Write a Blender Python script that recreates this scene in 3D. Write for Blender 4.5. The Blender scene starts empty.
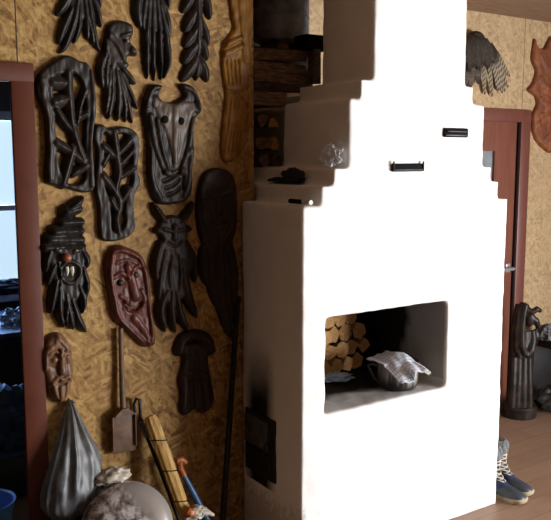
import bpy, bmesh, math, random
import numpy as np
from mathutils import Vector, Matrix, noise, Euler

random.seed(7)
C = bpy.context.scene.collection
PI = math.pi

# ------------------------------------------------------------------ camera model
FPX, PITCH, YAW, HCAM = 785.0, math.radians(7.55), math.radians(34), 1.7
Fv = np.array([math.sin(YAW)*math.cos(PITCH), math.cos(YAW)*math.cos(PITCH), -math.sin(PITCH)])
Rv = np.array([math.cos(YAW), -math.sin(YAW), 0.0])
Uv = np.cross(Rv, Fv)
CAM = np.array([0, 0, HCAM])
def ray(x, y): return Fv + Rv*(x-275.5)/FPX - Uv*(y-260)/FPX
def onY(x, y, Y):
    d = ray(x, y); return CAM + d*(Y/d[1])
def onX(x, y, X):
    d = ray(x, y); return CAM + d*(X/d[0])
def onZ(x, y, Z):
    d = ray(x, y); return CAM + d*((Z-HCAM)/d[2])

# measured places of the room
YF, YW, YB = 2.446, 2.90, 3.43      # stove front, left wall, back wall
ZC = 2.578

# ------------------------------------------------------------------ materials
class NT:
    def __init__(s, name):
        s.m = bpy.data.materials.new(name); s.m.use_nodes = True
        s.t = s.m.node_tree; s.n = s.t.nodes; s.l = s.t.links
        s.b = s.n['Principled BSDF']
        s.out = s.n['Material Output']
    def put(s, inp, v):
        if isinstance(v, bpy.types.NodeSocket): s.l.new(v, inp)
        elif isinstance(v, (tuple, list)) and len(v) == 3 and inp.type == 'RGBA': inp.default_value = (*v, 1)
        else: inp.default_value = v
    def math(s, op, a, b=None, c=None, clamp=False):
        k = s.n.new('ShaderNodeMath'); k.operation = op; k.use_clamp = clamp
        s.put(k.inputs[0], a)
        if b is not None: s.put(k.inputs[1], b)
        if c is not None: s.put(k.inputs[2], c)
        return k.outputs[0]
    def pos(s):
        return s.n.new('ShaderNodeNewGeometry').outputs['Position']
    def obj(s):
        return s.n.new('ShaderNodeTexCoord').outputs['Object']
    def uv(s):
        return s.n.new('ShaderNodeTexCoord').outputs['UV']
    def sep(s, v):
        k = s.n.new('ShaderNodeSeparateXYZ'); s.l.new(v, k.inputs[0]); return k.outputs
    def mapping(s, v, rot=(0,0,0), sc=(1,1,1), loc=(0,0,0)):
        k = s.n.new('ShaderNodeMapping'); s.l.new(v, k.inputs[0])
        k.inputs['Location'].default_value = loc; k.inputs['Rotation'].default_value = rot; k.inputs['Scale'].default_value = sc
        return k.outputs[0]
    def noise(s, v, scale, detail=3, rough=.55, dist=0):
        k = s.n.new('ShaderNodeTexNoise'); s.l.new(v, k.inputs['Vector'])
        k.inputs['Scale'].default_value = scale; k.inputs['Detail'].default_value = detail
        k.inputs['Roughness'].default_value = rough; k.inputs['Distortion'].default_value = dist
        return k.outputs[0]
    def voro(s, v, scale=1, out='Color', feat='F1'):
        k = s.n.new('ShaderNodeTexVoronoi'); k.feature = feat; s.l.new(v, k.inputs['Vector']); k.inputs['Scale'].default_value = scale
        return k.outputs[out]
    def ramp(s, f, stops):
        k = s.n.new('ShaderNodeValToRGB'); s.put(k.inputs[0], f)
        e = k.color_ramp.elements
        while len(e) < len(stops): e.new(.5)
        for q, (p, c) in zip(e, stops):
            q.position = p; q.color = (*c, 1) if len(c) == 3 else c
        return k.outputs[0]
    def mix(s, f, a, b, mode='MIX'):
        k = s.n.new('ShaderNodeMix'); k.data_type = 'RGBA'; k.blend_type = mode
        s.put(k.inputs[0], f); s.put(k.inputs[6], a); s.put(k.inputs[7], b)
        return k.outputs[2]
    def smooth(s, v, a, b):
        k = s.n.new('ShaderNodeMapRange'); k.interpolation_type = 'SMOOTHSTEP'
        s.put(k.inputs[0], v); k.inputs[1].default_value = a; k.inputs[2].default_value = b
        return k.outputs[0]
    def bump(s, h, strength=.3, dist=.005):
        k = s.n.new('ShaderNodeBump'); s.l.new(h, k.inputs['Height']); k.inputs['Strength'].default_value = strength
        k.inputs['Distance'].default_value = dist; s.l.new(k.outputs[0], s.b.inputs['Normal'])
    def set(s, **kw):
        names = dict(col='Base Color', rough='Roughness', metal='Metallic', spec='Specular IOR Level', trans='Transmission Weight',
                     alpha='Alpha', sheen='Sheen Weight', coat='Coat Weight', ior='IOR', em='Emission Color', ems='Emission Strength')
        for k, v in kw.items(): s.put(s.b.inputs[names[k]], v)
        return s.m

def simple(name, a, b=None, rough=.6, scale=20, metal=0, bump=.0, spec=.5, stretch=(1,1,1), detail=3, **kw):
    k = NT(name); v = k.mapping(k.obj(), sc=stretch)
    n = k.noise(v, scale, detail)
    b = b or tuple(c*.7 for c in a)
    k.set(col=k.ramp(n, [(.35, b), (.65, a)]), rough=rough, metal=metal, spec=spec, **kw)
    if bump: k.bump(n, bump)
    return k.m

def osb(name, tones, seams=()):
    k = NT(name); p = k.pos()
    w = k.noise(p, 5, 2)
    outs = []
    for i, (ang, loc) in enumerate(((.35, (0,0,0)), (1.75, (3,0,5)), (-.8, (7,0,2)))):
        v = k.mapping(k.mapping(p, rot=(0, ang, 0)), sc=(20, 1, 72), loc=loc)
        d = k.n.new('ShaderNodeVectorMath'); d.operation = 'ADD'; k.l.new(v, d.inputs[0])
        nn = k.n.new('ShaderNodeTexNoise'); k.l.new(p, nn.inputs[0]); nn.inputs['Scale'].default_value = 9
        sc = k.n.new('ShaderNodeVectorMath'); sc.operation = 'SCALE'; k.l.new(nn.outputs[1], sc.inputs[0]); sc.inputs['Scale'].default_value = 2.5
        k.l.new(sc.outputs[0], d.inputs[1])
        c = k.voro(d.outputs[0]); outs.append(k.sep(c)[0] if False else c)
    m1 = k.smooth(k.noise(p, 16, 1), .47, .53); m2 = k.smooth(k.noise(k.mapping(p, loc=(4,4,4)), 14, 1), .5, .56)
    c = k.mix(m2, k.mix(m1, outs[0], outs[1]), outs[2])
    bw = k.n.new('ShaderNodeRGBToBW'); k.l.new(c, bw.inputs[0])
    fine = k.noise(p, 55, 3)
    f = k.math('ADD', k.math('MULTIPLY', bw.outputs[0], .42), k.math('MULTIPLY', fine, .58))
    col = k.ramp(f, [(.24, tones[0]), (.46, tones[1]), (.74, tones[2])])
    blot = k.smooth(k.noise(p, 2.3, 3), .35, .7)
    col = k.mix(k.math('MULTIPLY', blot, .35), col, tones[1])
    xs = k.sep(p)
    for ax, at in seams:
        dd = k.math('ABSOLUTE', k.math('SUBTRACT', xs[ax], at))
        col = k.mix(k.math('LESS_THAN', dd, .0022), col, tuple(t*.25 for t in tones[0]))
    k.set(col=col, rough=.62, spec=.3); k.bump(f, .25, .002)
    return k.m

def carved(name, a, b, rough=.38, scale=55, spec=.28):
    k = NT(name); v = k.mapping(k.obj(), sc=(1, 1, .25))
    n = k.noise(v, scale, 4); g = k.noise(k.obj(), 14, 3)
    col = k.mix(k.smooth(g, .35, .7), k.ramp(n, [(.3, b), (.7, a)]), b)
    k.set(col=col, rough=rough, spec=spec); k.bump(n, .35, .002)
    return k.m

M = {}
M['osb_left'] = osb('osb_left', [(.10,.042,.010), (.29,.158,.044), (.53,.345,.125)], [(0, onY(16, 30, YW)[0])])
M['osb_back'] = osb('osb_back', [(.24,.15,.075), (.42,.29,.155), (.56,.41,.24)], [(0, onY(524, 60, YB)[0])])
M['dark_wood'] = carved('dark_wood', (.045,.030,.022), (.014,.010,.008), .46)
M['black_wood'] = carved('black_wood', (.030,.024,.020), (.010,.008,.007), .44)
M['grey_wood'] = carved('grey_wood', (.17,.13,.10), (.075,.052,.038), .4)
M['red_wood'] = carved('red_wood', (.16,.045,.030), (.07,.018,.012), .4)
M['deep_wood'] = carved('deep_wood', (.040,.022,.014), (.016,.009,.006), .5)
M['brown_wood'] = carved('brown_wood', (.22,.115,.062), (.10,.048,.025), .42)
M['golden_wood'] = carved('golden_wood', (.42,.20,.03), (.20,.085,.012), .45)
M['orange_wood'] = carved('orange_wood', (.33,.115,.042), (.15,.045,.018), .58, 40)
M['statue_wood'] = carved('statue_wood', (.055,.035,.025), (.010,.008,.007), .42, 25)
M['tooth'] = simple('tooth', (.65,.58,.45), rough=.4)
M['red_paint'] = simple('red_paint', (.28,.07,.035), rough=.4)
M['eye_paint'] = simple('eye_paint', (.16,.12,.05), rough=.3)
M['black'] = simple('black', (.006,.005,.005), rough=.8, spec=.1)
M['iron'] = simple('iron', (.028,.026,.025), (.012,.011,.010), rough=.45, metal=.6, bump=.2)
M['iron_grey'] = simple('iron_grey', (.10,.095,.09), (.045,.042,.04), rough=.6, metal=.3, bump=.3)
M['casing'] = simple('casing', (.105,.030,.016), (.085,.024,.013), rough=.5, scale=6, spec=.15)
M['door_wood'] = simple('door_wood', (.19,.055,.026), (.14,.038,.018), rough=.4, scale=8, stretch=(6,6,.4))
M['door_casing'] = simple('door_casing', (.17,.055,.038), (.14,.045,.032), rough=.4, scale=8, stretch=(6,6,.4))
M['frosted'] = simple('frosted', (.26,.28,.30), (.2,.22,.24), rough=.25)
M['steel'] = simple('steel', (.5,.5,.5), (.42,.42,.42), rough=.3, metal=.5)
M['room_paint'] = simple('room_paint', (.10,.085,.075), (.09,.075,.065), rough=.8)
M['low_bounce_wall'] = simple('low_bounce_wall', (.045,.03,.02), rough=.8, scale=8)  # unseen walls toned this dark to hold down bounced light
M['white_pvc'] = simple('white_pvc', (.75,.78,.8), rough=.4)
M['shovel'] = simple('shovel', (.17,.095,.055), (.09,.05,.028), rough=.6, metal=.1, bump=.2)
M['straw'] = simple('straw', (.55,.33,.085), (.34,.18,.04), rough=.6, scale=60, stretch=(1,1,.1), bump=.5)
M['blue_handle'] = simple('blue_handle', (.04,.13,.30), rough=.4)
M['orange_plastic'] = simple('orange_plastic', (.48,.13,.03), rough=.45)
M['white_rag'] = simple('white_rag', (.55,.50,.42), (.35,.3,.24), rough=.9, bump=.6)
M['black_cloth'] = simple('black_cloth', (.018,.018,.022), (.008,.008,.011), rough=.85)
M['blue_cloth'] = simple('blue_cloth', (.03,.055,.13), (.012,.022,.06), rough=.5, bump=.4)
M['dark_leather'] = simple('dark_leather', (.02,.018,.018), (.01,.009,.009), rough=.4)
M['bark'] = simple('bark', (.10,.075,.06), (.02,.016,.014), rough=.85, scale=25, stretch=(1,1,4), bump=.6)
M['log_wood'] = simple('log_wood', (.66,.37,.13), (.40,.20,.065), rough=.75, scale=30, stretch=(3,.5,3), bump=.4)
M['dark_log'] = simple('dark_log', (.26,.155,.085), (.08,.046,.026), rough=.8, scale=30, stretch=(.5,3,3), bump=.4)
M['rag_blue'] = simple('rag_blue', (.68,.80,.92), (.45,.56,.72), rough=.85)
M['boot_blue'] = simple('boot_blue', (.016,.030,.085), (.010,.018,.055), rough=.6, scale=60)
M['boot_grey'] = simple('boot_grey', (.05,.06,.075), (.032,.04,.052), rough=.4)
M['boot_sole'] = simple('boot_sole', (.50,.40,.26), (.4,.31,.19), rough=.6)
M['boot_fur'] = simple('boot_fur', (.20,.20,.20), (.06,.06,.065), rough=.95, scale=80, bump=.9)
M['lace'] = simple('lace', (.72,.64,.50), rough=.7)
M['feather_dark'] = simple('feather_dark', (.055,.040,.030), (.022,.016,.013), rough=.7, scale=60, spec=.2)
M['zinc'] = simple('zinc', (.36,.38,.43), (.17,.18,.21), rough=.6, metal=.25, scale=16, detail=6)
M['marker_white'] = simple('marker_white', (.75,.72,.68), rough=.5)

def mk():
    # banded feathers: pale with dark bars along their length (UV v runs down the feather)
    k = NT('feather_pale'); u = k.sep(k.uv())
    bars = k.math('SINE', k.math('ADD', k.math('MULTIPLY', u[1], 62), k.math('MULTIPLY', k.math('ABSOLUTE', k.math('SUBTRACT', u[0], .5)), -9)))
    tip = k.smooth(u[1], .25, .5)
    side = k.smooth(u[0], .3, .55)
    f = k.math('MULTIPLY', k.smooth(bars, .0, .7), k.math('SUBTRACT', 1, k.math('MULTIPLY', side, .55)))
    col = k.mix(f, (.33,.275,.195), (.06,.042,.03))
    col = k.mix(tip, (.05,.036,.027), col)
    k.set(col=col, rough=.7, spec=.2); M['feather_pale'] = k.m
    # checked towel
    k = NT('towel'); u = k.sep(k.uv())
    f = None
    for a in (0, 1):
        fr = k.math('FRACT', k.math('MULTIPLY', u[a], 13))
        ln = k.math('LESS_THAN', fr, .2)
        f = ln if f is None else k.math('MAXIMUM', f, ln)
    k.set(col=k.mix(k.math('MULTIPLY', f, .6), (.86,.90,.96), (.16,.23,.42)), rough=.9); M['towel'] = k.m
    # pot metal with soot streaks
    k = NT('pot'); p = k.obj(); z = k.sep(p)[2]
    st = k.noise(k.mapping(p, sc=(1,1,.12)), 60, 3)
    soot = k.smooth(k.math('ADD', z, k.math('MULTIPLY', k.math('SUBTRACT', st, .5), .10)), .012, .075)
    k.set(col=k.mix(soot, (.012,.010,.009), k.ramp(st, [(.35,(.12,.095,.075)), (.65,(.52,.48,.43))])), metal=k.math('MULTIPLY', soot, .55), rough=.42); M['pot'] = k.m
    # plastic films
    k = NT('grey_plastic'); n = k.noise(k.obj(), 25, 4)
    k.set(col=k.ramp(n, [(.3,(.065,.070,.076)), (.7,(.16,.17,.178))]), rough=.45, alpha=.78, spec=.6); k.bump(n, .3, .005); M['grey_plastic'] = k.m
    k = NT('clear_plastic'); n = k.noise(k.obj(), 60, 2)
    k.set(col=(.85,.87,.9), rough=.12, alpha=.32, spec=.9); k.bump(n, .6, .004); M['clear_plastic'] = k.m
    # battered basin: galvanised with rust and pale stains
    k = NT('basin'); p = k.obj(); n = k.noise(p, 26, 6, .65); r = k.noise(k.mapping(p, loc=(2,5,1)), 14, 5, .7)
    x = k.sep(p)[0]
    yv = k.sep(p)[1]
    half = k.smooth(k.math('ADD', k.math('ADD', k.math('MULTIPLY', x, .75), k.math('MULTIPLY', yv, .5)), k.math('MULTIPLY', k.math('SUBTRACT', r, .5), .06)), .035, .085)
    stain = k.ramp(n, [(.40,(.10,.07,.06)), (.50,(.34,.30,.29)), (.58,(.72,.69,.68))])
    stain = k.mix(k.smooth(r, .55, .68), stain, (.17,.10,.06))
    k.set(col=k.mix(half, stain, (.34,.31,.28)), metal=.3, rough=.33); k.bump(n, .15, .003); M['basin'] = k.m
    # floor planks
    k = NT('planks'); p = k.pos()
    br = k.n.new('ShaderNodeTexBrick'); k.l.new(k.mapping(p, rot=(0,0,0.0)), br.inputs['Vector'])
    br.inputs['Scale'].default_value = 1; br.inputs['Brick Width'].default_value = 1.3; br.inputs['Row Height'].default_value = .14
    br.inputs['Mortar Size'].default_value = .0018; br.inputs['Color1'].default_value = (.37,.235,.155,1); br.inputs['Color2'].default_value = (.30,.185,.12,1)
    br.inputs['Mortar'].default_value = (.05,.03,.02,1)
    g = k.noise(k.mapping(p, sc=(1.2,14,1)), 6, 4)
    k.set(col=k.mix(.45, br.outputs[0], k.ramp(g, [(.3,(.17,.10,.065)), (.7,(.34,.22,.155))])), rough=.5); M['planks'] = k.m
    k = NT('ceiling_wood'); p = k.pos(); g = k.noise(k.mapping(p, sc=(1.5,16,1)), 5, 4)
    k.set(col=k.ramp(g, [(.3,(.17,.095,.055)), (.7,(.34,.215,.135))]), rough=.7); M['ceiling_wood'] = k.m
    # glass pane
    k = NT('pane'); k.set(col=(.9,.95,1), rough=.02, alpha=.12, spec=.5); M['pane'] = k.m
mk()

def stove_mat():
    k = NT('limewash'); p = k.pos(); x, y, z = k.sep(p)
    n = k.noise(p, 7, 4); n2 = k.noise(p, 40, 3)
    col = k.ramp(n, [(.3,(.80,.785,.76)), (.7,(.88,.87,.85))])
    # soot in the baking niche: the deeper the blacker
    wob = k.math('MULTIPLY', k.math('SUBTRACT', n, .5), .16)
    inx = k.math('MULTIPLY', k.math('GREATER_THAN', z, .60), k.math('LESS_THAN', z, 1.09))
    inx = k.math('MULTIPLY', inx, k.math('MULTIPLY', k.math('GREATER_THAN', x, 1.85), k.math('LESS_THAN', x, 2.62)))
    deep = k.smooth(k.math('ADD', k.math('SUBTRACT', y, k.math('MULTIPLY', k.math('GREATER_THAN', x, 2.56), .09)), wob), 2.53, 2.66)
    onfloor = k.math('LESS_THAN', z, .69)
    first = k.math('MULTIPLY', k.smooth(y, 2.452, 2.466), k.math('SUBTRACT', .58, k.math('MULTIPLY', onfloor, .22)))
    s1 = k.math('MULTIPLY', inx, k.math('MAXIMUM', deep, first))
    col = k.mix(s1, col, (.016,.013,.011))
    # black plume above the fire door on the left flank
    side = k.math('LESS_THAN', x, 1.80)
    dy = k.math('DIVIDE', k.math('SUBTRACT', y, 2.755), .075)
    zz = k.smooth(k.math('ADD', z, k.math('MULTIPLY', wob, .5)), .98, .64)
    pl = k.math('MULTIPLY', k.math('SUBTRACT', 1, k.smooth(k.math('ABSOLUTE', dy), .6, 1.9)), zz)
    pl = k.math('MULTIPLY', k.math('MULTIPLY', pl, side), k.math('GREATER_THAN', z, .28))
    col = k.mix(pl, col, (.008,.007,.006))
    foot = k.math('MULTIPLY', k.math('MULTIPLY', side, k.smooth(k.math('ADD', z, k.math('MULTIPLY', n2, .25)), .42, .30)), .45)
    col = k.mix(foot, col, (.20,.16,.13))
    k.set(col=col, rough=.85, spec=.2); k.bump(n2, .2, .006)
    return k.m
M['limewash'] = stove_mat()

# ------------------------------------------------------------------ mesh building
LOC = {}
class MB:
    def __init__(s): s.v = []; s.f = []; s.uv = None
    def add(s, v, f):
        o = len(s.v); s.v += [tuple(map(float, q)) for q in v]; s.f += [tuple(i+o for i in q) for q in f]; return s
    def box(s, x0, x1, y0, y1, z0, z1):
        v = [(x0,y0,z0),(x1,y0,z0),(x1,y1,z0),(x0,y1,z0),(x0,y0,z1),(x1,y0,z1),(x1,y1,z1),(x0,y1,z1)]
        return s.add(v, [(0,3,2,1),(4,5,6,7),(0,1,5,4),(1,2,6,5),(2,3,7,6),(3,0,4,7)])
    def rbox(s, x0, x1, y0, y1, z0, z1, r=.004):
        # box with chamfered edges
        bm = bmesh.new(); bmesh.ops.create_cube(bm, size=1)
        for q in bm.verts: q.co = Vector(((x0+x1)/2+q.co.x*(x1-x0), (y0+y1)/2+q.co.y*(y1-y0), (z0+z1)/2+q.co.z*(z1-z0)))
        bmesh.ops.bevel(bm, geom=bm.edges[:], offset=r, segments=2, affect='EDGES', profile=.5)
        return s.frombm(bm)
    def frombm(s, bm):
        bm.verts.index_update()
        s.add([q.co[:] for q in bm.verts], [[q.index for q in f.verts] for f in bm.faces]); bm.free(); return s
    def tube(s, pts, r, n=10, cap=True, flat=1.0):
        P = [Vector(p) for p in pts]; R = r if isinstance(r, (list, tuple)) else [r]*len(P)
        rings = []; up = None
        for i, p in enumerate(P):
            t = (P[min(i+1, len(P)-1)]-P[max(i-1, 0)]).normalized()
            if up is None: up = t.orthogonal().normalized()
            up = (up - t*up.dot(t)).normalized(); sd = t.cross(up)
            rings.append([p+up*math.cos(2*PI*k/n)*R[i]+sd*math.sin(2*PI*k/n)*R[i]*flat for k in range(n)])
        return s.loft(rings, cap)
    def loft(s, rings, cap=True):
        n = len(rings[0]); v = [q for r in rings for q in r]; f = []
        for i in range(len(rings)-1):
            for k in range(n):
                a = i*n+k; b = i*n+(k+1) % n
                f.append((a, b, b+n, a+n))
        if cap: f += [tuple(range(n))[::-1], tuple(range((len(rings)-1)*n, len(rings)*n))]
        return s.add(v, f)
    def lathe(s, prof, c=(0,0,0), n=40, mat=None):
        rings = []
        for r, z in prof:
            ring = [Vector((r*math.cos(2*PI*k/n), r*math.sin(2*PI*k/n), z)) for k in range(n)]
            if mat: ring = [mat @ q for q in ring]
            rings.append([q+Vector(c) for q in ring])
        return s.loft(rings)
    def ball(s, c, r, n=20, m=12, rot=None, fn=None):
        r = r if isinstance(r, (tuple, list)) else (r,)*3
        bm = bmesh.new(); bmesh.ops.create_uvsphere(bm, u_segments=n, v_segments=m, radius=1)
        for q in bm.verts:
            p = q.co.copy(); g = fn(p) if fn else 1
            p = Vector((p.x*r[0]*g, p.y*r[1]*g, p.z*r[2]*g))
            if rot: p = rot @ p
            q.co = p+Vector(c)
        return s.frombm(bm)
    def prism(s, poly, fn0, fn1):
        n = len(poly); v = [fn0(p) for p in poly]+[fn1(p) for p in poly]
        return s.add(v, [tuple(range(n))[::-1], tuple(range(n, 2*n))]+[(i, (i+1) % n, n+(i+1) % n, n+i) for i in range(n)])
    def build(s, name, mat, parent=None, loc=None, smooth=True, angle=40, remesh=None, relax=0, uv=None):
        pl = LOC.get(parent.name, Vector((0,0,0))) if parent else Vector((0,0,0))
        if parent is None and loc is None:
            a = np.array(s.v); mn, mx = a.min(0), a.max(0); loc = ((mn[0]+mx[0])/2, (mn[1]+mx[1])/2, mn[2])
        base = Vector(loc) if loc is not None else pl
        me = bpy.data.meshes.new(name)
        me.from_pydata([tuple(Vector(q)-base) for q in s.v], [], s.f); me.update()
        bm = bmesh.new(); bm.from_mesh(me); bmesh.ops.recalc_face_normals(bm, faces=bm.faces[:]); bm.to_mesh(me); bm.free()
        o = bpy.data.objects.new(name, me); C.objects.link(o)
        if uv is not None:
            lay = me.uv_layers.new(name='UVMap')
            for lp in me.loops: lay.data[lp.index].uv = uv[lp.vertex_index]
        if remesh:
            md = o.modifiers.new('r', 'REMESH'); md.mode = 'VOXEL'; md.voxel_size = remesh
            if relax:
                sm = o.modifiers.new('s', 'SMOOTH'); sm.iterations = relax; sm.factor = .5
            bpy.context.view_layer.update()
            me2 = bpy.data.meshes.new_from_object(o.evaluated_get(bpy.context.evaluated_depsgraph_get()))
            o.modifiers.clear(); o.data = me2; me2.name = name; me = me2
        me.materials.clear(); me.materials.append(M[mat] if isinstance(mat, str) else mat)
        if smooth:
            me.polygons.foreach_set('use_smooth', [True]*len(me.polygons))
            if not remesh: me.set_sharp_from_angle(angle=math.radians(angle))
        o.location = base if parent is None else base-pl
        if parent: o.parent = parent
        LOC[o.name] = base.copy()
        return o

def tag(o, label=None, cat=None, group=None, kind=None):
    if label: o['label'] = label
    if cat: o['category'] = cat
    if group: o['group'] = group
    if kind: o['kind'] = kind
    return o
def thing(name, loc, label, cat, group=None):
    o = bpy.data.objects.new(name, None); C.objects.link(o); o.location = loc; o.empty_display_size = .05
    LOC[o.name] = Vector(loc); return tag(o, label, cat, group)
def struct(o): o['kind'] = 'structure'; return o

def lump(c, r, amp=.25, freq=2.2, seed=0, rot=None, n=40, m=24, flatz=None):
    off = Vector((seed*3.1, seed*1.7, seed*2.3))
    def fn(p):
        return 1+amp*(noise.fractal(p*freq+off, .9, 2.1, 3)) - amp*.5*abs(noise.noise(p*freq*1.6+off*2))
    b = MB().ball(c, r, n, m, rot, fn)
    if flatz is not None: b.v = [(x, y, max(z, flatz)) for x, y, z in b.v]
    return b

# ------------------------------------------------------------------ carved reliefs
def smooth_poly(pts, n=6):
    P = np.array(pts, float); N = len(P); out = []
    for i in range(N):
        a, b, c, d = P[(i-1) % N], P[i], P[(i+1) % N], P[(i+2) % N]
        for k in range(n):
            t = k/n
            out.append(.5*((2*b)+(c-a)*t+(2*a-5*b+4*c-d)*t*t+(3*b-a-3*c+d)*t**3))
    return np.array(out)
def curve(pts, n=6):
    P = np.array(pts, float)
    if len(P) < 3: return P
    Q = np.vstack([2*P[0]-P[1], P, 2*P[-1]-P[-2]]); out = []
    for i in range(1, len(Q)-2):
        a, b, c, d = Q[i-1:i+3]
        for k in range(n):
            t = k/n; out.append(.5*((2*b)+(c-a)*t+(2*a-5*b+4*c-d)*t*t+(3*b-a-3*c+d)*t**3))
    out.append(P[-1]); return np.array(out)
def sd_poly(p, poly):
    a = poly; b = np.roll(poly, -1, 0)
    d2 = np.full(len(p), 1e9); ins = np.zeros(len(p), bool)
    for (ax, ay), (bx, by) in zip(a, b):
        ex, ey = bx-ax, by-ay; wx, wy = p[:,0]-ax, p[:,1]-ay
        t = np.clip((wx*ex+wy*ey)/(ex*ex+ey*ey+1e-15), 0, 1)
        d2 = np.minimum(d2, (wx-ex*t)**2+(wy-ey*t)**2)
        cr = ((ay > p[:,1]) != (by > p[:,1]))
        if abs(ey) > 1e-12:
            ins ^= cr & (p[:,0] < (bx-ax)*(p[:,1]-ay)/ey+ax)
    d = np.sqrt(d2); return np.where(ins, -d, d)
def seg_field(p, pts, w0, w1, leaf=False):
    # best (normalised) offset across a tapering stroke and its signed distance
    L = np.r_[0, np.cumsum(np.linalg.norm(np.diff(pts, axis=0), axis=1))]; L = L/max(L[-1], 1e-9)
    sd = np.full(len(p), 1e9); q = np.full(len(p), 9.0); ww = np.full(len(p), w0)
    for i in range(len(pts)-1):
        a, b = pts[i], pts[i+1]; e = b-a; w = p-a
        t = np.clip((w@e)/(e@e+1e-15), 0, 1); d = np.linalg.norm(w-t[:,None]*e, axis=1)
        s = L[i]+(L[i+1]-L[i])*t
        wd = np.maximum(w0*1.28*np.power(np.clip(1-s, 0, 1), .55)*(.62+1.05*s), w1*.45) if leaf else w0+(w1-w0)*s
        k = d-wd; m = k < sd
        sd = np.where(m, k, sd); q = np.where(m, d/wd, q); ww = np.where(m, wd, ww)
    return sd, q, ww

def relief(name, mat, Y, polys=(), holes=(), solids=(), ridges=(), grooves=(), bumps=(), thick=.03, edge=.016, res=.0034,
           parent=None, back=None, rough=.0018, loc=None, y_off=0.0):
    """carved slab on the wall plane Y; outlines are given in photo pixels and become metres on that plane"""
    def mp(pts):
        return np.array([[onY(x, y, Y-thick*.5)[0], onY(x, y, Y-thick*.5)[2]] for x, y in pts])
    cx = np.mean([np.mean([q[0] for q in s]) for s in (list(polys)+[s[0] for s in solids])])
    cy = np.mean([np.mean([q[1] for q in s]) for s in (list(polys)+[s[0] for s in solids])])
    px = np.linalg.norm(np.array(onY(cx+.5, cy, Y))-np.array(onY(cx-.5, cy, Y)))*.5 + .5*np.linalg.norm(np.array(onY(cx, cy+.5, Y))-np.array(onY(cx, cy-.5, Y)))
    PO = [mp(smooth_poly(q)) for q in polys]; HO = [mp(smooth_poly(q)) for q in holes]
    SO = [(mp(curve(s[0])), s[1]*px, s[2]*px, (s[3] if len(s) > 3 else .85), (s[2] < s[1]*.62)) for s in solids]
    RI = [(mp(curve(s[0])), s[1]*px, s[2]*px, s[3]) for s in ridges]
    GR = [(mp(curve(s[0])), s[1]*px, s[2]*px, s[3]) for s in grooves]
    BU = [(mp([(b[0], b[1])])[0], b[2]*px, b[3]*px, b[4]) for b in bumps]
    def sdf(p):
        s = np.full(len(p), 1e9)
        for q in PO: s = np.minimum(s, sd_poly(p, q))
        for q in HO: s = np.maximum(s, -sd_poly(p, q))
        for q in SO: s = np.minimum(s, seg_field(p, q[0], q[1], q[2], q[4])[0])
        return s
    allp = np.vstack([q for q in PO]+[q[0]+sg*np.array([q[1], q[1]]) for q in SO for sg in (-1, 1)])
    mn = allp.min(0)-.01; mx = allp.max(0)+.01
    nx = int((mx[0]-mn[0])/res)+2; nz = int((mx[1]-mn[1])/res)+2
    gx, gz = np.meshgrid(mn[0]+np.arange(nx)*res, mn[1]+np.arange(nz)*res, indexing='ij')
    P = np.c_[gx.ravel(), gz.ravel()]; S = sdf(P)
    ins = (S < 0).reshape(nx, nz)
    cell = ins[:-1,:-1] | ins[1:,:-1] | ins[:-1,1:] | ins[1:,1:]
    used = np.zeros((nx, nz), bool)
    for a in (0, 1):
        for b in (0, 1): used[a:nx-1+a, b:nz-1+b] |= cell
    idx = -np.ones((nx, nz), int); ui = np.flatnonzero(used.ravel()); idx.ravel()[ui] = np.arange(len(ui))
    Q = P[ui].copy(); out = S[ui] >= 0
    for _ in range(3):
        q = Q[out]; e = 1e-4; s0 = sdf(q)
        g = np.c_[(sdf(q+[e, 0])-s0)/e, (sdf(q+[0, e])-s0)/e]; g /= np.maximum(np.linalg.norm(g, axis=1), .3)[:,None]
        Q[out] = q-g*np.clip(s0, -res, res)[:,None]
    D = np.maximum(0, -sdf(Q)); D[out] = 0
    H = np.zeros(len(Q))
    t = np.clip(D/edge, 0, 1); prof = np.sqrt(1-(1-t)**2)
    if PO: 
        sp = np.full(len(Q), 1e9)
        for q in PO: sp = np.minimum(sp, sd_poly(Q, q))
        for q in HO: sp = np.maximum(sp, -sd_poly(Q, q))
        tp = np.clip(-sp/edge, 0, 1); H = .62*thick*np.sqrt(1-(1-tp)**2)
    for pts, w0, w1, a, lf in SO:
        sd, q, w = seg_field(Q, pts, w0, w1, lf)
        lift = thick*a*(.45+.55*np.clip(w/max(w0, w1), 0, 1))
        H = np.maximum(H, np.where(q < 1, lift*(.62*np.sqrt(np.clip(1-q*q, 0, 1))+.38*np.clip(1-q, 0, 1)), 0))
    for pts, w0, w1, a in RI:
        sd, q, w = seg_field(Q, pts, w0, w1); H += np.where(q < 1, a*np.sqrt(np.clip(1-q*q, 0, 1)), 0)*prof
    for pts, w0, w1, a in GR:
        sd, q, w = seg_field(Q, pts, w0, w1); H -= a*np.exp(-np.minimum(q, 3)**2*1.2)*prof
    for c, rx, rz, a in BU:
        k = ((Q[:,0]-c[0])/rx)**2+((Q[:,1]-c[1])/rz)**2
        H += np.where(k < 1, a*np.sqrt(np.clip(1-k, 0, 1)), 0)*prof
    nzv = np.array([noise.noise(Vector((q[0]*70, 3.1, q[1]*28)))*rough+noise.noise(Vector((q[0]*25, 9.1, q[1]*25)))*rough*1.5 for q in Q])
    H = np.maximum(H+nzv*prof, .0015*prof)
    n = len(Q); yb = Y-.001-y_off
    V = [(q[0], yb-h, q[1]) for q, h in zip(Q, H)]+[(q[0], yb, q[1]) for q in Q]
    fr = []
    ii, kk = np.nonzero(cell)
    for a, b in zip(ii, kk):
        i0, i1, i2, i3 = idx[a,b], idx[a+1,b], idx[a+1,b+1], idx[a,b+1]
        fr.append((i0, i1, i2, i3))
    cnt = {}
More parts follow.
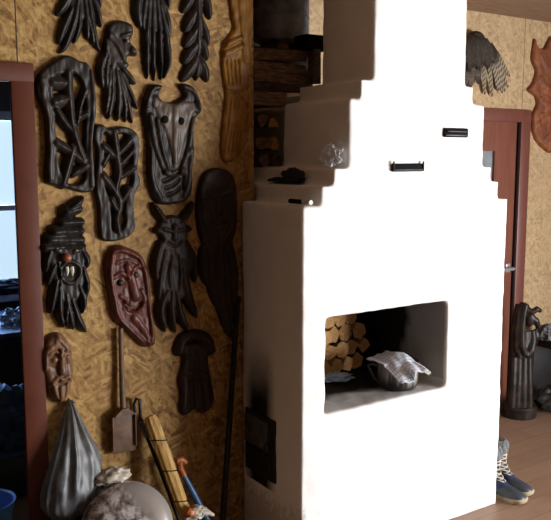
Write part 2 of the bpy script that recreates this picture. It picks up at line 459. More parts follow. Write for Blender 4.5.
    for f in fr:
        for u, w in zip(f, f[1:]+f[:1]): cnt[(u, w)] = cnt.get((u, w), 0)+1
    fb = [tuple(i+n for i in f[::-1]) for f in fr]
    side = [(w, u, u+n, w+n) for (u, w) in cnt if (w, u) not in cnt]
    b = MB(); b.add(V, fr+fb+side)
    return b.build(name, mat, parent, loc=loc, angle=75)

def wall_thing(name, px, py, Y, label):
    p = onY(px, py, Y); return thing(name, (p[0], Y, p[2]), label, 'carving')

# ================================================================== SETTING
struct(MB().box(-2.6, 5.4, -2.6, 5.6, -.1, 0).build('floor', 'planks', smooth=False))
struct(MB().box(-2.6, 5.4, -2.6, 5.6, ZC, ZC+.1).build('ceiling', 'ceiling_wood', smooth=False))
DX0, DX1, DZT = -.10, .880, 2.02           # left doorway opening
b = MB().box(-2.6, DX0, YW, YW+.10, 0, ZC).box(DX1, 1.842, YW, YW+.10, 0, ZC).box(DX0, DX1, YW, YW+.10, DZT, ZC)
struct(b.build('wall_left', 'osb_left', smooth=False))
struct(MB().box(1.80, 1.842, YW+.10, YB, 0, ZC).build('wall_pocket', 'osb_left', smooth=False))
BX0, BX1, BZT = 3.43, 4.262, 1.93           # door opening in the back wall
b = MB().box(1.80, BX0, YB, YB+.12, 0, ZC).box(BX1, 5.4, YB, YB+.12, 0, ZC).box(BX0, BX1, YB, YB+.12, BZT, ZC)
struct(b.build('wall_back', 'osb_back', smooth=False))
# right wall with the big window the daylight comes through
WY0, WY1, WZ0, WZ1 = -2.35, .6, .30, 1.75
b = MB().box(5.3, 5.4, -2.6, WY0, 0, ZC).box(5.3, 5.4, WY1, YB, 0, ZC).box(5.3, 5.4, WY0, WY1, 0, WZ0).box(5.3, 5.4, WY0, WY1, WZ1, ZC)
struct(b.build('wall_right', 'low_bounce_wall', smooth=False))
struct(MB().box(-2.6, 5.4, -2.7, -2.6, 0, ZC).build('wall_front', 'low_bounce_wall', smooth=False))
struct(MB().box(-2.7, -2.6, -2.7, 5.6, 0, ZC).build('wall_side', 'low_bounce_wall', smooth=False))
# window frame in the right wall
b = MB()
for y0, y1 in ((WY0, WY0+.06), (WY1-.06, WY1), ((WY0+WY1)/2-.03, (WY0+WY1)/2+.03)): b.box(5.33, 5.38, y0, y1, WZ0, WZ1)
for z0, z1 in ((WZ0, WZ0+.06), (WZ1-.06, WZ1)): b.box(5.33, 5.38, WY0, WY1, z0, z1)
struct(b.build('window_2', 'white_pvc', smooth=False))
# next room, seen through the left doorway
YN = 5.3
NW0, NW1, NZ0, NZ1 = .55, 1.69, .80, 1.99
b = MB().box(-2.6, NW0, YN, YN+.12, 0, ZC).box(NW1, 1.80, YN, YN+.12, 0, ZC).box(NW0, NW1, YN, YN+.12, 0, NZ0).box(NW0, NW1, YN, YN+.12, NZ1, ZC)
struct(b.build('wall_far', 'room_paint', smooth=False))
struct(MB().box(1.76, 1.80, YW+.10, YN, 0, ZC).build('wall_inner', 'room_paint', smooth=False))
w = MB()
for x0, x1 in ((NW0, NW0+.06), (NW1-.06, NW1), (1.05, 1.10)): w.box(x0, x1, YN+.02, YN+.08, NZ0, NZ1)
zm = onY(10, 208, YN)[2]
for z0, z1 in ((NZ0, NZ0+.05), (NZ1-.06, NZ1), (zm-.018, zm+.018)): w.box(NW0, NW1, YN+.02, YN+.08, z0, z1)
win = struct(w.build('window_1', 'white_pvc', smooth=False))
MB().box(NW0+.03, NW1-.03, YN+.046, YN+.052, NZ0+.02, NZ1-.02).build('pane', 'pane', win, smooth=False)
MB().rbox(NW0-.05, NW1+.05, YN-.16, YN+.02, NZ0-.04, NZ0, .005).build('window_sill', 'white_pvc', win)

# left doorway casing
b = MB()
b.rbox(.810, .893, YW-.022, YW-.001, 0, 2.026, .005)
b.rbox(-.11, -.03, YW-.022, YW-.001, 0, 2.026, .005)
b.rbox(-.11, .893, YW-.026, YW-.001, 1.962, 2.03, .005)
struct(b.build('trim_1', 'casing'))

# back door: frame, leaf, glass and lever
d = bpy.data.objects.new('door_1', None); C.objects.link(d); d.location = ((BX0+BX1)/2, YB, 0); LOC['door_1'] = Vector(d.location); d['kind'] = 'structure'
b = MB()
b.rbox(BX1-.02, BX1+.075, YB-.018, YB+.10, 0, 2.0, .006).rbox(BX0-.075, BX0+.02, YB-.018, YB+.10, 0, 2.0, .006)
b.rbox(BX0-.075, BX1+.075, YB-.020, YB+.10, BZT-.012, 2.0, .006)
b.build('door_frame', 'door_casing', d)
LX0, LX1 = BX0-.0, BX1-.004
gq = onY(495, 151, YB+.008)
GX0, GX1, GZ0, GZ1 = BX0+.16, gq[0], 1.05, gq[2]
b = MB()
b.box(LX0, GX0, YB+.008, YB+.048, .01, BZT-.001).box(GX1, LX1, YB+.008, YB+.048, .01, BZT-.001)
b.box(GX0, GX1, YB+.008, YB+.048, GZ1, BZT-.001).box(GX0, GX1, YB+.008, YB+.048, .01, GZ0)
for zz in ((.15, .92),):
    b.rbox(GX0+.03, GX1-.03, YB+.001, YB+.012, zz[0], zz[1], .004)
b.build('door_leaf', 'door_wood', d, smooth=False)
b = MB()
b.box(BX1-.032, BX1-.021, YB-.004, YB+.008, .01, BZT-.013)  # black strip put in for the shade in the gap beside the leaf
b.build('shade_strip', 'black', d, smooth=False)
MB().box(GX0, GX1, YB+.024, YB+.030, GZ0, GZ1).build('glass', 'frosted', d, smooth=False)
hp = onY(508.5, 268, YB+.0)
b = MB().rbox(hp[0]-.02, hp[0]+.02, YB+.001, YB+.010, hp[2]-.03, hp[2]+.03, .004)
b.tube([(hp[0], YB+.008, hp[2]), (hp[0], YB-.045, hp[2]), (hp[0]-.02, YB-.052, hp[2]), (hp[0]-.12, YB-.052, hp[2]+.004)], [.011, .011, .011, .009], 12)
b.build('door_handle', 'steel', d)

# ================================================================== STOVE
st = thing('masonry_stove', (2.37, YF, 0), 'white limewashed masonry stove with stepped shoulders and a square cooking niche', 'stove')
NX0, NX1, NZa, NZb, NYB = 1.89, 2.583, .656, 1.054, 3.16
b = MB()
yb2 = YB-.01
b.box(1.773, NX0, YF, YW-.004, -.0, 1.507)                # left pier
b.box(1.862, NX0+.0, YW-.03, yb2, 0, 1.507)
b.box(NX1, 2.962, YF, yb2, 0, 1.50)
b.box(NX0-.01, NX1+.01, YF, yb2, 0, NZa)
b.box(NX0-.01, NX1+.01, YF, yb2, NZb, 1.505)
b.box(NX0-.01, NX1+.01, NYB, yb2, NZa-.01, NZb+.01)
b.box(1.862, 2.892, YF, yb2, 1.49, 1.583)
b.box(1.926, 2.842, YF, yb2, 1.57, 1.650)
b.box(2.0, 2.788, YF, YW+.01, 1.64, 1.929)
b.box(2.06, 2.706, YF, YW-.03, 1.92, 2.0)
b.box(2.16, 2.788, YW, yb2, 1.64, 1.929).box(2.34, 2.706, YW-.05, yb2, 1.92, 2.0)  # unseen blocks added at the rear to keep light out of the recess
b.box(2.122, 2.656, YF, 2.79, 1.99, ZC)
V0 = b
body = b.build('stove_body', 'limewash', st, remesh=.010, relax=4)
me = body.data
co = np.empty(len(me.vertices)*3); me.vertices.foreach_get('co', co); co = co.reshape(-1, 3)
no = np.empty(len(me.vertices)*3); me.vertices.foreach_get('normal', no); no = no.reshape(-1, 3)
h = np.array([noise.fractal(Vector(c)*5.5, .8, 2.0, 3)*.0035+noise.noise(Vector(c)*22)*.0009 for c in co])
co += no*h[:, None]; me.vertices.foreach_set('co', co.ravel()); me.update()
# dampers
for (x0, x1, y0, y1), tilt in (((391, 422, 164, 171), 0), ((443, 467, 128.5, 137), 1)):
    a = onY(x0, (y0+y1)/2, YF); c = onY(x1, (y0+y1)/2, YF); zc = (a[2]+c[2])/2; hz = .017 if not tilt else .02
    fr = MB()
    fr.rbox(a[0], c[0], YF-.010, YF+.02, zc-hz, zc+hz, .006)
    f = fr.build('damper', 'black', st)
    g = MB()
    g.rbox(a[0]+.006, c[0]-.006, YF-.014, YF-.006, zc-hz*.75, zc-hz*.35, .002)
    if tilt: g.rbox(a[0]+.012, c[0]-.012, YF-.02, YF-.006, zc+hz*.1, zc+hz*.4, .002)
    else:
        g.tube([(a[0]+.004, YF-.012, zc+hz*1.5), (a[0]+.004, YF-.012, zc-hz*.9)], .004, 8)
        g.tube([(c[0]-.004, YF-.012, zc+hz*1.5), (c[0]-.004, YF-.012, zc-hz*.9)], .004, 8)
    g.build('damper_plate', 'iron', f)
# fire door on the left flank
XF = 1.773
dr = MB().rbox(XF-.010, XF+.03, 2.622, 2.858, .325, .600, .004).build('fire_door', 'iron', st)
MB().rbox(XF-.022, XF-.008, 2.665, 2.845, .455, .585, .005).build('door_panel', 'iron_grey', dr)
MB().rbox(XF-.018, XF-.008, 2.645, 2.845, .338, .44, .004).build('ash_door', 'iron', dr)
MB().tube([(XF-.02, 2.65, .50), (XF-.04, 2.65, .50), (XF-.045, 2.65, .46)], .006, 8).build('latch', 'iron', dr)

# ================================================================== CARVINGS ON THE LEFT WALL
def L(*p, w=6, e=2, a=.85): return (list(p), w/2*1.2, e/2, a)

t = wall_thing('beard_carving', 80, 0, YW, 'dark carving of drooping pointed leaves, top left of the wall beside the doorway top')
relief('carved_body', 'black_wood', YW, polys=[[(68,-40),(94,-40),(94,-2),(88,18),(76,18),(66,-2)]], solids=[
    L((80,-12),(74,20),(66,45),(60,53), w=9), L((72,-10),(64,6),(57,15), w=9), L((80,0),(79,25),(75,43), w=8), L((84,-5),(87,20),(88,40), w=8),
    L((88,-5),(92,22),(97,44),(101,51), w=8), L((90,-8),(97,10),(102,27), w=8), L((94,-12),(99,0),(101,7), w=7), L((72,8),(63,30),(59,44), w=8), L((86,10),(92,35),(94,45), w=7)], thick=.032, parent=t)

t = wall_thing('profile_carving', 118, 70, YW, 'dark carved bearded head in profile, facing right, with hooked nose')
relief('carved_head', 'dark_wood', YW, polys=[[(105,38),(107,27),(114,21),(122,20),(131,23),(134,28),(133,36),(131,41),(137,49),(137,56),(129,56),(128,61),(130,65),(126,69),(120,72),(112,72),(106,60),(103,48)]], solids=[
    L((106,52),(101,70),(103,88), w=8), L((108,56),(106,78),(109,97), w=8), L((112,66),(112,92),(109,119), w=9), L((116,70),(119,95),(118,121), w=9),
    L((119,72),(126,98),(133,123), w=8), L((121,74),(130,92),(138,109), w=7), L((118,75),(124,100),(126,122), w=7), L((110,70),(108,95),(106,115), w=7), L((118,64),(128,75),(136,84), w=8)],
    ridges=[([(110,36),(118,46),(124,60)], 3.5, 2, .007), ([(122,36),(133,33)], 2, 1.5, .006), ([(104,40),(107,58)], 3, 2, .006)], bumps=[(133,51,4,5,.010)],
    grooves=[([(123,62),(129,61)], 1.0, .8, .008)], thick=.034, parent=t)
p = onY(127.5, 41, YW-.03); MB().ball(p, (.008,.005,.007), 12, 8).build('eye', 'eye_paint', t)

t = wall_thing('beard_carving', 153, 20, YW, 'dark carving of long wavy strands with blunt tips, above the horned skull mask')
relief('carved_body', 'black_wood', YW, polys=[[(137,-40),(162,-40),(164,0),(163,30),(150,30),(142,8)]], solids=[
    L((140,-10),(138,10),(141,28), w=10), L((149,0),(147,40),(148,78), w=8, e=4), L((153,0),(153,45),(155,80), w=7, e=4), L((157,0),(160,40),(162,79), w=7, e=4),
    L((160,5),(167,40),(169,62),(165,78), w=8, e=3), L((157,-8),(166,15),(171,36), w=9), L((160,-12),(167,-2),(169,8), w=7), L((146,-5),(143,20),(145,33), w=8)], thick=.032, parent=t)

t = wall_thing('leaf_carving', 197, 20, YW, 'dark narrow carving like a stalk of leaves ending in a fishtail')
relief('carved_body', 'dark_wood', YW, solids=[L((197,-40),(198,20),(198,64), w=11, e=7, a=.9),
    L((196,-12),(188,3),(183,12), w=9), L((197,10),(190,21),(185,31), w=10), L((197,28),(190,39),(185,46), w=10), L((197,44),(189,55),(184,63), w=10),
    L((197,58),(190,70),(182,80), w=11, e=4), L((198,60),(197,79), w=10, e=7), L((199,58),(205,70),(208,81), w=10, e=3), L((202,-12),(208,4),(211,19), w=9),
    L((200,18),(206,33),(209,45), w=9), L((200,40),(205,50),(208,59), w=9)], thick=.034, parent=t)

t = wall_thing('figure_carving', 238, 80, YW, 'tall golden brown carved robed figure at the edge of the partition wall')
relief('carved_body', 'golden_wood', YW, polys=[[(226,-40),(252,-40),(252.5,55),(250,78),(247,90),(251,95),(252.5,118),(247,140),(238,158),(227,162),(221.5,152),(223,122),(226,97),(224,82),(222,62),(223,46),(229,36),(234,28),(232,15)]],
    ridges=[([(226,45),(236,40),(241,38)], 3, 2, .010), ([(225,54),(236,49),(242,46)], 3, 2, .008), ([(240,-20),(243,20),(246,60)], 5, 4, .008)]+
           [([(232+i*4, 98+i*1.5),(229+i*3.4, 125),(224+i*4.2, 154-i*2)], 2.2, 1.4, .006) for i in range(5)],
    grooves=[([(226+i*4, 60),(227+i*4, 72),(228+i*4, 84)], 1, .8, .006) for i in range(4)]+[([(226,91),(238,92),(248,86)], 1.6, 1, .008), ([(241,98),(247,110),(246,132)], 1.2, 1, .010)], thick=.028, parent=t)
for q in ((244,86),(248,124),(244,134),(237,146),(230,150)):
    pass

t = wall_thing('openwork_carving', 68, 124, YW, 'large dark openwork carving, twisted branches in a knotty oblong frame')
relief('carved_frame', 'dark_wood', YW, polys=[[(60,57),(70,55),(80,60),(88,63),(94,75),(96,95),(97,110),(95,125),(93,145),(95,170),(95,189),(85,193),(72,190),(60,187),(47,183),(45,170),(47,150),(46,130),(45,115),(41,105),(36,92),(37,78),(43,69),(51,63)]],
    holes=[[(54,78),(62,75),(72,73),(80,80),(84,92),(85,115),(84,140),(85,165),(83,180),(75,184),(65,180),(60,165),(57,145),(56,120),(54,100)]],
    solids=[L((68,72),(69,95),(72,122),(77,142),(84,160), w=11.3, e=11.3), L((52,82),(66,83), w=14.3, e=15.1), L((54,103),(70,98), w=14.3, e=13.3), L((56,110),(66,124),(73,132), w=9.6, e=9.4),
            L((56,143),(68,150),(84,162), w=11.3, e=9.4), L((73,148),(68,166),(63,184), w=9.6, e=11.3), L((86,114),(79,118),(72,130), w=9.6, e=7.5), L((86,166),(73,174), w=9.6, e=9.4), L((85,90),(80,106),(77,124), w=6.5, e=7.5)],
    ridges=[([(92,72),(94,105),(91,140),(92,185)], 3, 3, .006), ([(42,80),(46,110),(49,140),(50,178)], 3.5, 3, .006)], thick=.042, edge=.010, rough=.002, parent=t)

t = wall_thing('openwork_carving', 117, 184, YW, 'smaller dark openwork carving, below the profile head, with a wavy inner stem')
relief('carved_frame', 'dark_wood', YW, polys=[[(95,126),(103,124),(110,129),(122,126),(133,129),(139,137),(140,150),(138,170),(141,182),(136,193),(134,205),(136,225),(133,233),(125,239),(112,242),(101,239),(99,225),(98,205),(95,190),(96,170),(97,150),(93,138)]],
    holes=[[(104,134),(112,137),(122,134),(130,138),(132,150),(131,170),(132,180),(127,195),(124,210),(125,222),(120,231),(113,230),(112,215),(110,200),(105,185),(103,175),(105,155)]],
    solids=[L((114,133),(116,152),(119,172),(116,188),(120,204),(117,218),(119,234), w=9.6, e=9.4), L((103,146),(116,158), w=9.6, e=9.4), L((130,140),(122,150),(116,156), w=9.6, e=7.5),
            L((103,176),(111,186),(117,196), w=9.6, e=9.4), L((133,168),(119,178), w=9.6, e=7.5), L((103,164),(110,152), w=8.0, e=6.1), L((128,190),(119,206), w=9.6, e=7.5), L((111,200),(119,214), w=8.0, e=7.5), L((133,150),(126,158),(118,166), w=6.5, e=7.5)],
    thick=.038, edge=.009, rough=.002, parent=t)

t = wall_thing('skull_mask', 172, 145, YW, 'brown and grey carved horned cattle skull mask with two round eye holes shaded in black')
relief('mask_base', 'dark_wood', YW, polys=[[(148,90),(153,84),(163,85),(162,89),(160,93),(161,98),(166,101),(173,102),(180,99),(184,95),(182,90),(180,84),(190,84),(197,92),(202,105),(202,112),(197,118),(194,130),(195,150),(193,170),(193,190),(188,200),(178,204),(164,205),(156,202),(151,192),(148,175),(148,150),(146,130),(143,112),(144,100)]],
    ridges=[([(150,116),(155,145),(164,172)], 3, 2.5, .010), ([(157,120),(161,145),(168,170)], 2.5, 2, .009), ([(192,120),(188,148),(180,172)], 3, 2.5, .010), ([(150,150),(152,180),(160,198)], 3, 2.5, .007), ([(191,150),(189,180),(184,196)], 3, 2.5, .007), ([(165,172),(172,174),(182,170)], 3, 3, .008),
            ([(146,104),(150,90),(160,86)], 4, 3, .008), ([(199,106),(195,92),(183,86)], 4, 3, .008)],
    grooves=[([(163,181),(171,178),(177,173)], 1.6, 1.2, .010), ([(165,188),(173,185),(179,180)], 1.6, 1.2, .010), ([(167,195),(175,192),(180,187)], 1.6, 1.2, .010), ([(183,176),(183,189)], 1.6, 1.4, .012)],
    bumps=[(155,102,5,6,.008), (196,107,5,6,.008)], thick=.040, parent=t)
tag(relief('skull_face', 'grey_wood', YW, polys=[[(158,100),(166,103),(173,104),(182,101),(192,102),(196,108),(190,118),(184,138),(180,155),(176,168),(171,168),(168,150),(164,134),(157,120),(153,108)]],
    ridges=[([(174,106),(173,135),(173,162)], 4, 2.5, .006)], thick=.020, parent=t, y_off=.019), 'grey worn wood face plate')
for x, y in ((165.5,119.5), (181.5,121)):
    p = onY(x, y, YW-.036); q = MB().ball((p[0], YW-.034, p[2]), (.0145,.006,.0155), 20, 10).build('eye_hole_shade', 'black', t)  # black balls stand in for the shade inside open eye holes

t = wall_thing('troll_carving', 67, 262, YW, 'black carved troll face in a tall twisted cap, with red nose and two fangs')
relief('carved_head', 'black_wood', YW, polys=[[(48,244),(84,244),(86,262),(85,285),(76,303),(62,303),(53,285),(49,265)]], solids=[
    L((68,210),(78,203),(84,197), w=9, e=5, a=.9), L((67,212),(79,209), w=13, e=11, a=.95), L((63,223),(82,222), w=11, e=9), L((55,232),(82,231), w=12, e=9, a=.95), L((50,240),(82,240), w=13, e=10), L((45,248),(84,246), w=9, e=7, a=.98),
    L((51,250),(47,262),(46,273), w=8), L((83,252),(87,260),(87,268), w=9, e=4), L((55,265),(50,276),(48,286), w=8), L((57,280),(53,300),(51,314), w=9), L((60,288),(60,310),(64,328), w=9),
    L((66,295),(70,315),(74,330), w=9), L((72,300),(78,318),(87,333), w=9), L((79,285),(84,300),(83,314), w=8), L((83,268),(87,285),(85,302), w=8), L((68,300),(66,316),(67,327), w=7), L((58,262),(60,280),(58,296), w=6)],
    ridges=[([(61,267),(66,262),(73,262),(79,267),(79,275),(74,282),(66,282),(61,275),(61,267)], 2, 2, .008), ([(64,252),(66,258)], 2, 2, .006), ([(55,250),(62,253)], 2, 1.5, .006), ([(74,252),(82,249)], 2, 1.5, .006)],
    grooves=[([(67,272),(74,272)], 5, 5, .008)], thick=.045, parent=t)
p = onY(67.5, 258, YW-.05); MB().ball((p[0], YW-.042, p[2]), (.019,.018,.018), 16, 10).build('nose', 'red_paint', t)
for x in (67.2, 72.3):
    p = onY(x, 267, YW-.04); q = onY(x+.4, 276, YW-.04)
    MB().tube([(p[0], YW-.036, p[2]), ((p[0]+q[0])/2, YW-.040, (p[2]+q[2])/2), (q[0], YW-.037, q[2])], [.0075,.007,.002], 8).build('fang', 'tooth', t)
for x in (59.5, 76.5):
    p = onY(x, 250.6, YW-.034); MB().ball((p[0], YW-.034, p[2]), (.008,.005,.006), 12, 8).build('eye', 'eye_paint', t)

t = wall_thing('laughing_mask', 132, 296, YW, 'reddish brown carved laughing face mask with a long pointed chin')
relief('mask_body', 'red_wood', YW, polys=[[(112,247),(120,245),(130,248),(141,254),(147,265),(150,280),(152,300),(154,320),(156,340),(154,346),(147,348),(140,345),(130,335),(121,326),(113,318),(110,300),(107,285),(105,270),(107,256)]],
    ridges=[([(113,252),(121,250),(132,254),(140,260),(145,275),(148,300),(151,325),(151,341),(143,340),(132,330),(119,317),(114,300),(110,275),(112,256)], 2.2, 2.2, .010),
            ([(127,266),(131,280),(135,296)], 3.5, 5, .012), ([(114,277),(121,273),(127,278)], 2, 2, .007), ([(131,272),(137,266),(142,268)], 2, 2, .007), ([(120,296),(125,300),(124,308)], 2.2, 2, .006), ([(141,290),(144,298),(142,305)], 2.2, 2, .006), ([(134,318),(142,328),(148,338)], 4, 2.5, .008), ([(116,263),(126,260),(138,264)], 1.6, 1.6, .004)],
    grooves=[([(123,302),(128,309),(135,310),(141,303)], 2.0, 1.5, .014), ([(122,320),(136,334),(146,343)], 1, 1, .006)], thick=.040, parent=t)
for x, y in ((121,283), (136,275)):
    p = onY(x, y, YW-.034); MB().ball((p[0], YW-.031, p[2]), (.013,.008,.013), 14, 8).build('eye', 'deep_wood', t)
pa = [onY(x, y, YW-.03) for x, y in ((125,304.5),(129,308),(135,308),(139.5,304))]
MB().tube([(q[0], YW-.024, q[2]) for q in pa], [.003,.006,.006,.003], 8).build('teeth', 'brown_wood', t)

t = wall_thing('devil_carving', 174, 265, YW, 'near-black carved bearded devil with two ribbed curving horns')
relief('carved_body', 'deep_wood', YW, polys=[[(161,220),(172,215),(184,219),(189,232),(187,244),(193,250),(193,265),(188,290),(180,303),(166,303),(158,285),(156,262),(158,246),(162,240),(158,232)]], solids=[
    L((166,222),(159,213),(153,203), w=8, e=3), L((181,222),(189,212),(194,202), w=8, e=3), L((160,232),(155,229), w=6, e=4), L((187,230),(192,228), w=6, e=4),
    L((161,244),(156,262),(157,282), w=8), L((165,250),(160,280),(159,300), w=8), L((187,244),(194,262),(196,283), w=9), L((182,260),(187,292),(198,318), w=11), L((168,290),(161,310),(166,332), w=10, e=4),
    L((172,290),(172,314),(176,333), w=9, e=3), L((176,292),(181,315),(190,332), w=9, e=3), L((172,255),(169,275),(172,298), w=7), L((178,255),(180,275),(177,300), w=7)],
    ridges=[([(174,226),(174,238)], 2.5, 3, .010), ([(164,229),(171,231)], 2, 1.5, .006), ([(177,231),(184,229)], 2, 1.5, .006)]+
           [([(157.5-i*1.6+1.5, 214-i*3.4),(162-i*1.9, 213-i*3.6)], 1, 1, .004) for i in range(4)]+[([(184.5+i*1.7, 215-i*3.4),(189.5+i*1.6, 214.5-i*3.3)], 1, 1, .004) for i in range(4)],
    grooves=[([(168,243),(174,246),(181,242)], 1.5, 1.2, .008)], thick=.042, parent=t)

t = wall_thing('longbeard_carving', 218, 250, YW, 'dark carved long face with a beard tapering to a point, by the stove flank')
relief('carved_body', 'deep_wood', YW, polys=[[(200,185),(205,173),(215,168),(228,170),(236,180),(238,200),(238,225),(233,243),(228,255),(210,255),(203,243),(199,230),(197,208)]], solids=[
    L((205,250),(205,266),(208,285), w=10), L((212,248),(213,280),(219,308), w=11), L((221,250),(222,290),(232,338), w=14), L((230,245),(234,275),(234,312), w=11), L((226,255),(228,295),(233,325), w=9)],
    ridges=[([(217,195),(218,212)], 2.5, 4, .012), ([(206,193),(214,196)], 2, 2, .006), ([(221,196),(230,192)], 2, 2, .006), ([(202,200),(205,225),(216,242)], 2.5, 2, .008), ([(233,198),(232,225),(222,242)], 2.5, 2, .008), ([(207,215),(211,230),(217,236)], 2, 2, .006), ([(228,214),(225,230),(220,236)], 2, 2, .006)],
    grooves=[([(212,223),(218,226),(224,222)], 1.4, 1.2, .008)], thick=.042, parent=t)

t = wall_thing('elder_carving', 196, 375, YW, 'small dark carved bearded elder in a rolled cap, low on the shaded wall')
relief('carved_body', 'deep_wood', YW, polys=[[(184,345),(208,345),(209,362),(212,380),(215,398),(211,409),(203,414),(196,410),(186,416),(180,411),(181,395),(179,380),(183,364)]], solids=[L((180,350),(184,340),(196,336),(208,340),(212,350), w=11, e=11, a=.95)],
    ridges=[([(196,352),(196,368)], 2, 3, .010), ([(186,356),(193,359)], 2, 1.5, .006), ([(199,359),(206,356)], 2, 1.5, .006), ([(186,374),(196,372),(206,375)], 2.5, 2.5, .007), ([(185,380),(184,408)], 3, 2.5, .006), ([(191,382),(191,407)], 2.5, 2.5, .006), ([(199,382),(202,409)], 2.5, 2.5, .006), ([(206,380),(209,404)], 2.5, 2.5, .006)],
    grooves=[([(191,379),(197,381),(202,379)], 1.3, 1.2, .007)], thick=.036, parent=t)

t = wall_thing('saint_head_carving', 58, 370, YW, 'mid-brown carved head of a bearded man with closed eyes, low beside the doorway frame')
relief('carved_head', 'brown_wood', YW, polys=[[(44,345),(49,337),(57,333),(65,336),(72,347),(74,362),(75,374),(73,383),(72,392),(67,400),(60,404),(52,398),(46,386),(43,371),(42,356)]],
    ridges=[([(60.5,350),(61,360),(61.5,371)], 2.4, 4.2, .016), ([(49,354),(55,351),(59,355)], 1.6, 1.4, .008), ([(63,354),(67,350),(72,352)], 1.6, 1.4, .008),
            ([(52,383),(58,377),(62,379),(68,376),(72,381)], 2.2, 1.8, .009), ([(54,387),(55,393),(58,400)], 2.6, 2, .007), ([(61,387),(61,394),(61,402)], 2.6, 2, .008), ([(68,385),(68,392),(64,400)], 2.6, 2, .007),
            ([(58,335),(55,345),(46,352),(45,370)], 2.5, 2, .007), ([(58,335),(64,344),(72,350)], 2.5, 2, .006)],
    grooves=[([(57,382.5),(63,384),(67,381.5)], 1.2, 1, .008), ([(50,366),(55,368)], 2.5, 2.5, .004), ([(66,364),(71,364)], 2.5, 2.5, .004)],
    bumps=[(54.5,359.5,4,3,.008), (67.3,357,4,3,.008)], thick=.055, edge=.03, parent=t)

# carving on the back wall
t = wall_thing('crest_carving', 552, 95, YB, 'orange-brown carved crest with curled tips, right of the far door')
relief('carved_body', 'orange_wood', YB, polys=[[(536,38),(539,46),(545,48),(549,41),(553,36),(560,42),(567,47),(573,42),(572,55),(576,68),(573,80),(577,90),(570,95),(568,105),(573,118),(571,134),(563,147),(552,153),(544,148),(540,144),(536,138),(533,127),(534,114),(538,104),(536,96),(529,90),(534,82),(537,71),(533,60),(534,48)]],
    ridges=[([(542,56),(548,70),(556,60)], 3, 2, .010), ([(540,80),(548,88),(560,84)], 3, 2, .010), ([(540,100),(552,108),(566,100)], 3, 2.5, .010), ([(538,125),(548,118),(562,122)], 3, 2, .010), ([(545,140),(553,132),(560,140)], 3, 2, .010)],
    grooves=[([(540,50),(545,62)], 1.4, 1, .006), ([(542,92),(552,97)], 1.4, 1, .006), ([(540,112),(550,112)], 1.4, 1, .006)], thick=.045, res=.005, parent=t, edge=.022)

# ================================================================== FEATHER FAN
fp = onY(468, 40, YB)
t = thing('feather_fan', (fp[0], YB, fp[2]), 'spread bird tail of dark and barred feathers hung beside the chimney', 'feathers')
def feather(p0, p1, w, y0, y1, mat, bend=.0):
    P0 = onY(p0[0], p0[1], YB-.05); P1 = onY(p1[0], p1[1], YB-.05)
    a = Vector((P0[0], y0, P0[2])); bq = Vector((P1[0], y1, P1[2])); d = (bq-a); ln = d.length; d.normalize()
    sdv = d.cross(Vector((0,1,0))).normalized(); n = 14; V = []; UVs = []; F = []
    for i in range(n+1):
        s = i/n; ww = w*min(1, .35+s*1.6)*(1 if s < .75 else math.sqrt(max(0, 1-((s-.75)/.25)**2))+.02)
        for j, u in enumerate((-1, -.5, 0, .5, 1)):
            c = a+d*ln*s+sdv*(u*ww+bend*math.sin(s*PI)*.5)
            c.y += -.012*(1-abs(u))-.01*math.sin(s*PI)
            V.append(c); UVs.append((j/4, s))
    N = len(V); V += [v+Vector((0,.0022,0)) for v in V]; UVs += UVs
    for i in range(n):
        for j in range(4):
            q = i*5+j; F += [(q, q+1, q+6, q+5), (N+q+5, N+q+6, N+q+1, N+q)]
    rim = [i*5 for i in range(n+1)]+[n*5+j for j in range(1, 5)]+[i*5+4 for i in range(n-1, -1, -1)]+[3, 2, 1]
    for a_, b_ in zip(rim, rim[1:]+rim[:1]): F.append((b_, a_, a_+N, b_+N))
    m = MB(); m.add(V, F); m.build('feather', mat, t, uv=UVs)
fan = [((470,44),(463,86),.020), ((472,44),(468,87),.020), ((474,44),(474,88),.021), ((478,46),(481,84),.02), ((482,48),(489,94),.017), ((486,48),(496,96),.017), ((488,48),(502,90),.016), ((489,46),(505,93),.016), ((490,45),(509,91),.016), ((491,44),(512,87),.015), ((491,43),(513,76),.014)]
M['feather_mid'] = simple('feather_mid', (.13,.10,.075), (.035,.026,.02), rough=.7, scale=45, stretch=(.3,.3,3), spec=.2)
for i, (a, c, w) in enumerate(fan): feather(a, c, w*(1.25 if i < 4 else .98), YB-.045-.003*(i % 3), YB-.012-.004*(i % 4), 'feather_mid' if i < 4 else 'feather_pale')
for i in range(12):
    s = i/11; feather((466+16*s, 35+4*s), (466+26*s, 64-6*s+(0,9,-4,5)[i % 4]), .024, YB-.075-.003*(i % 3), YB-.06, 'feather_dark')
MB().ball((fp[0]+.02, YB-.045, fp[2]+.0), (.07,.04,.05), 20, 12).build('down_tuft', 'feather_dark', t)

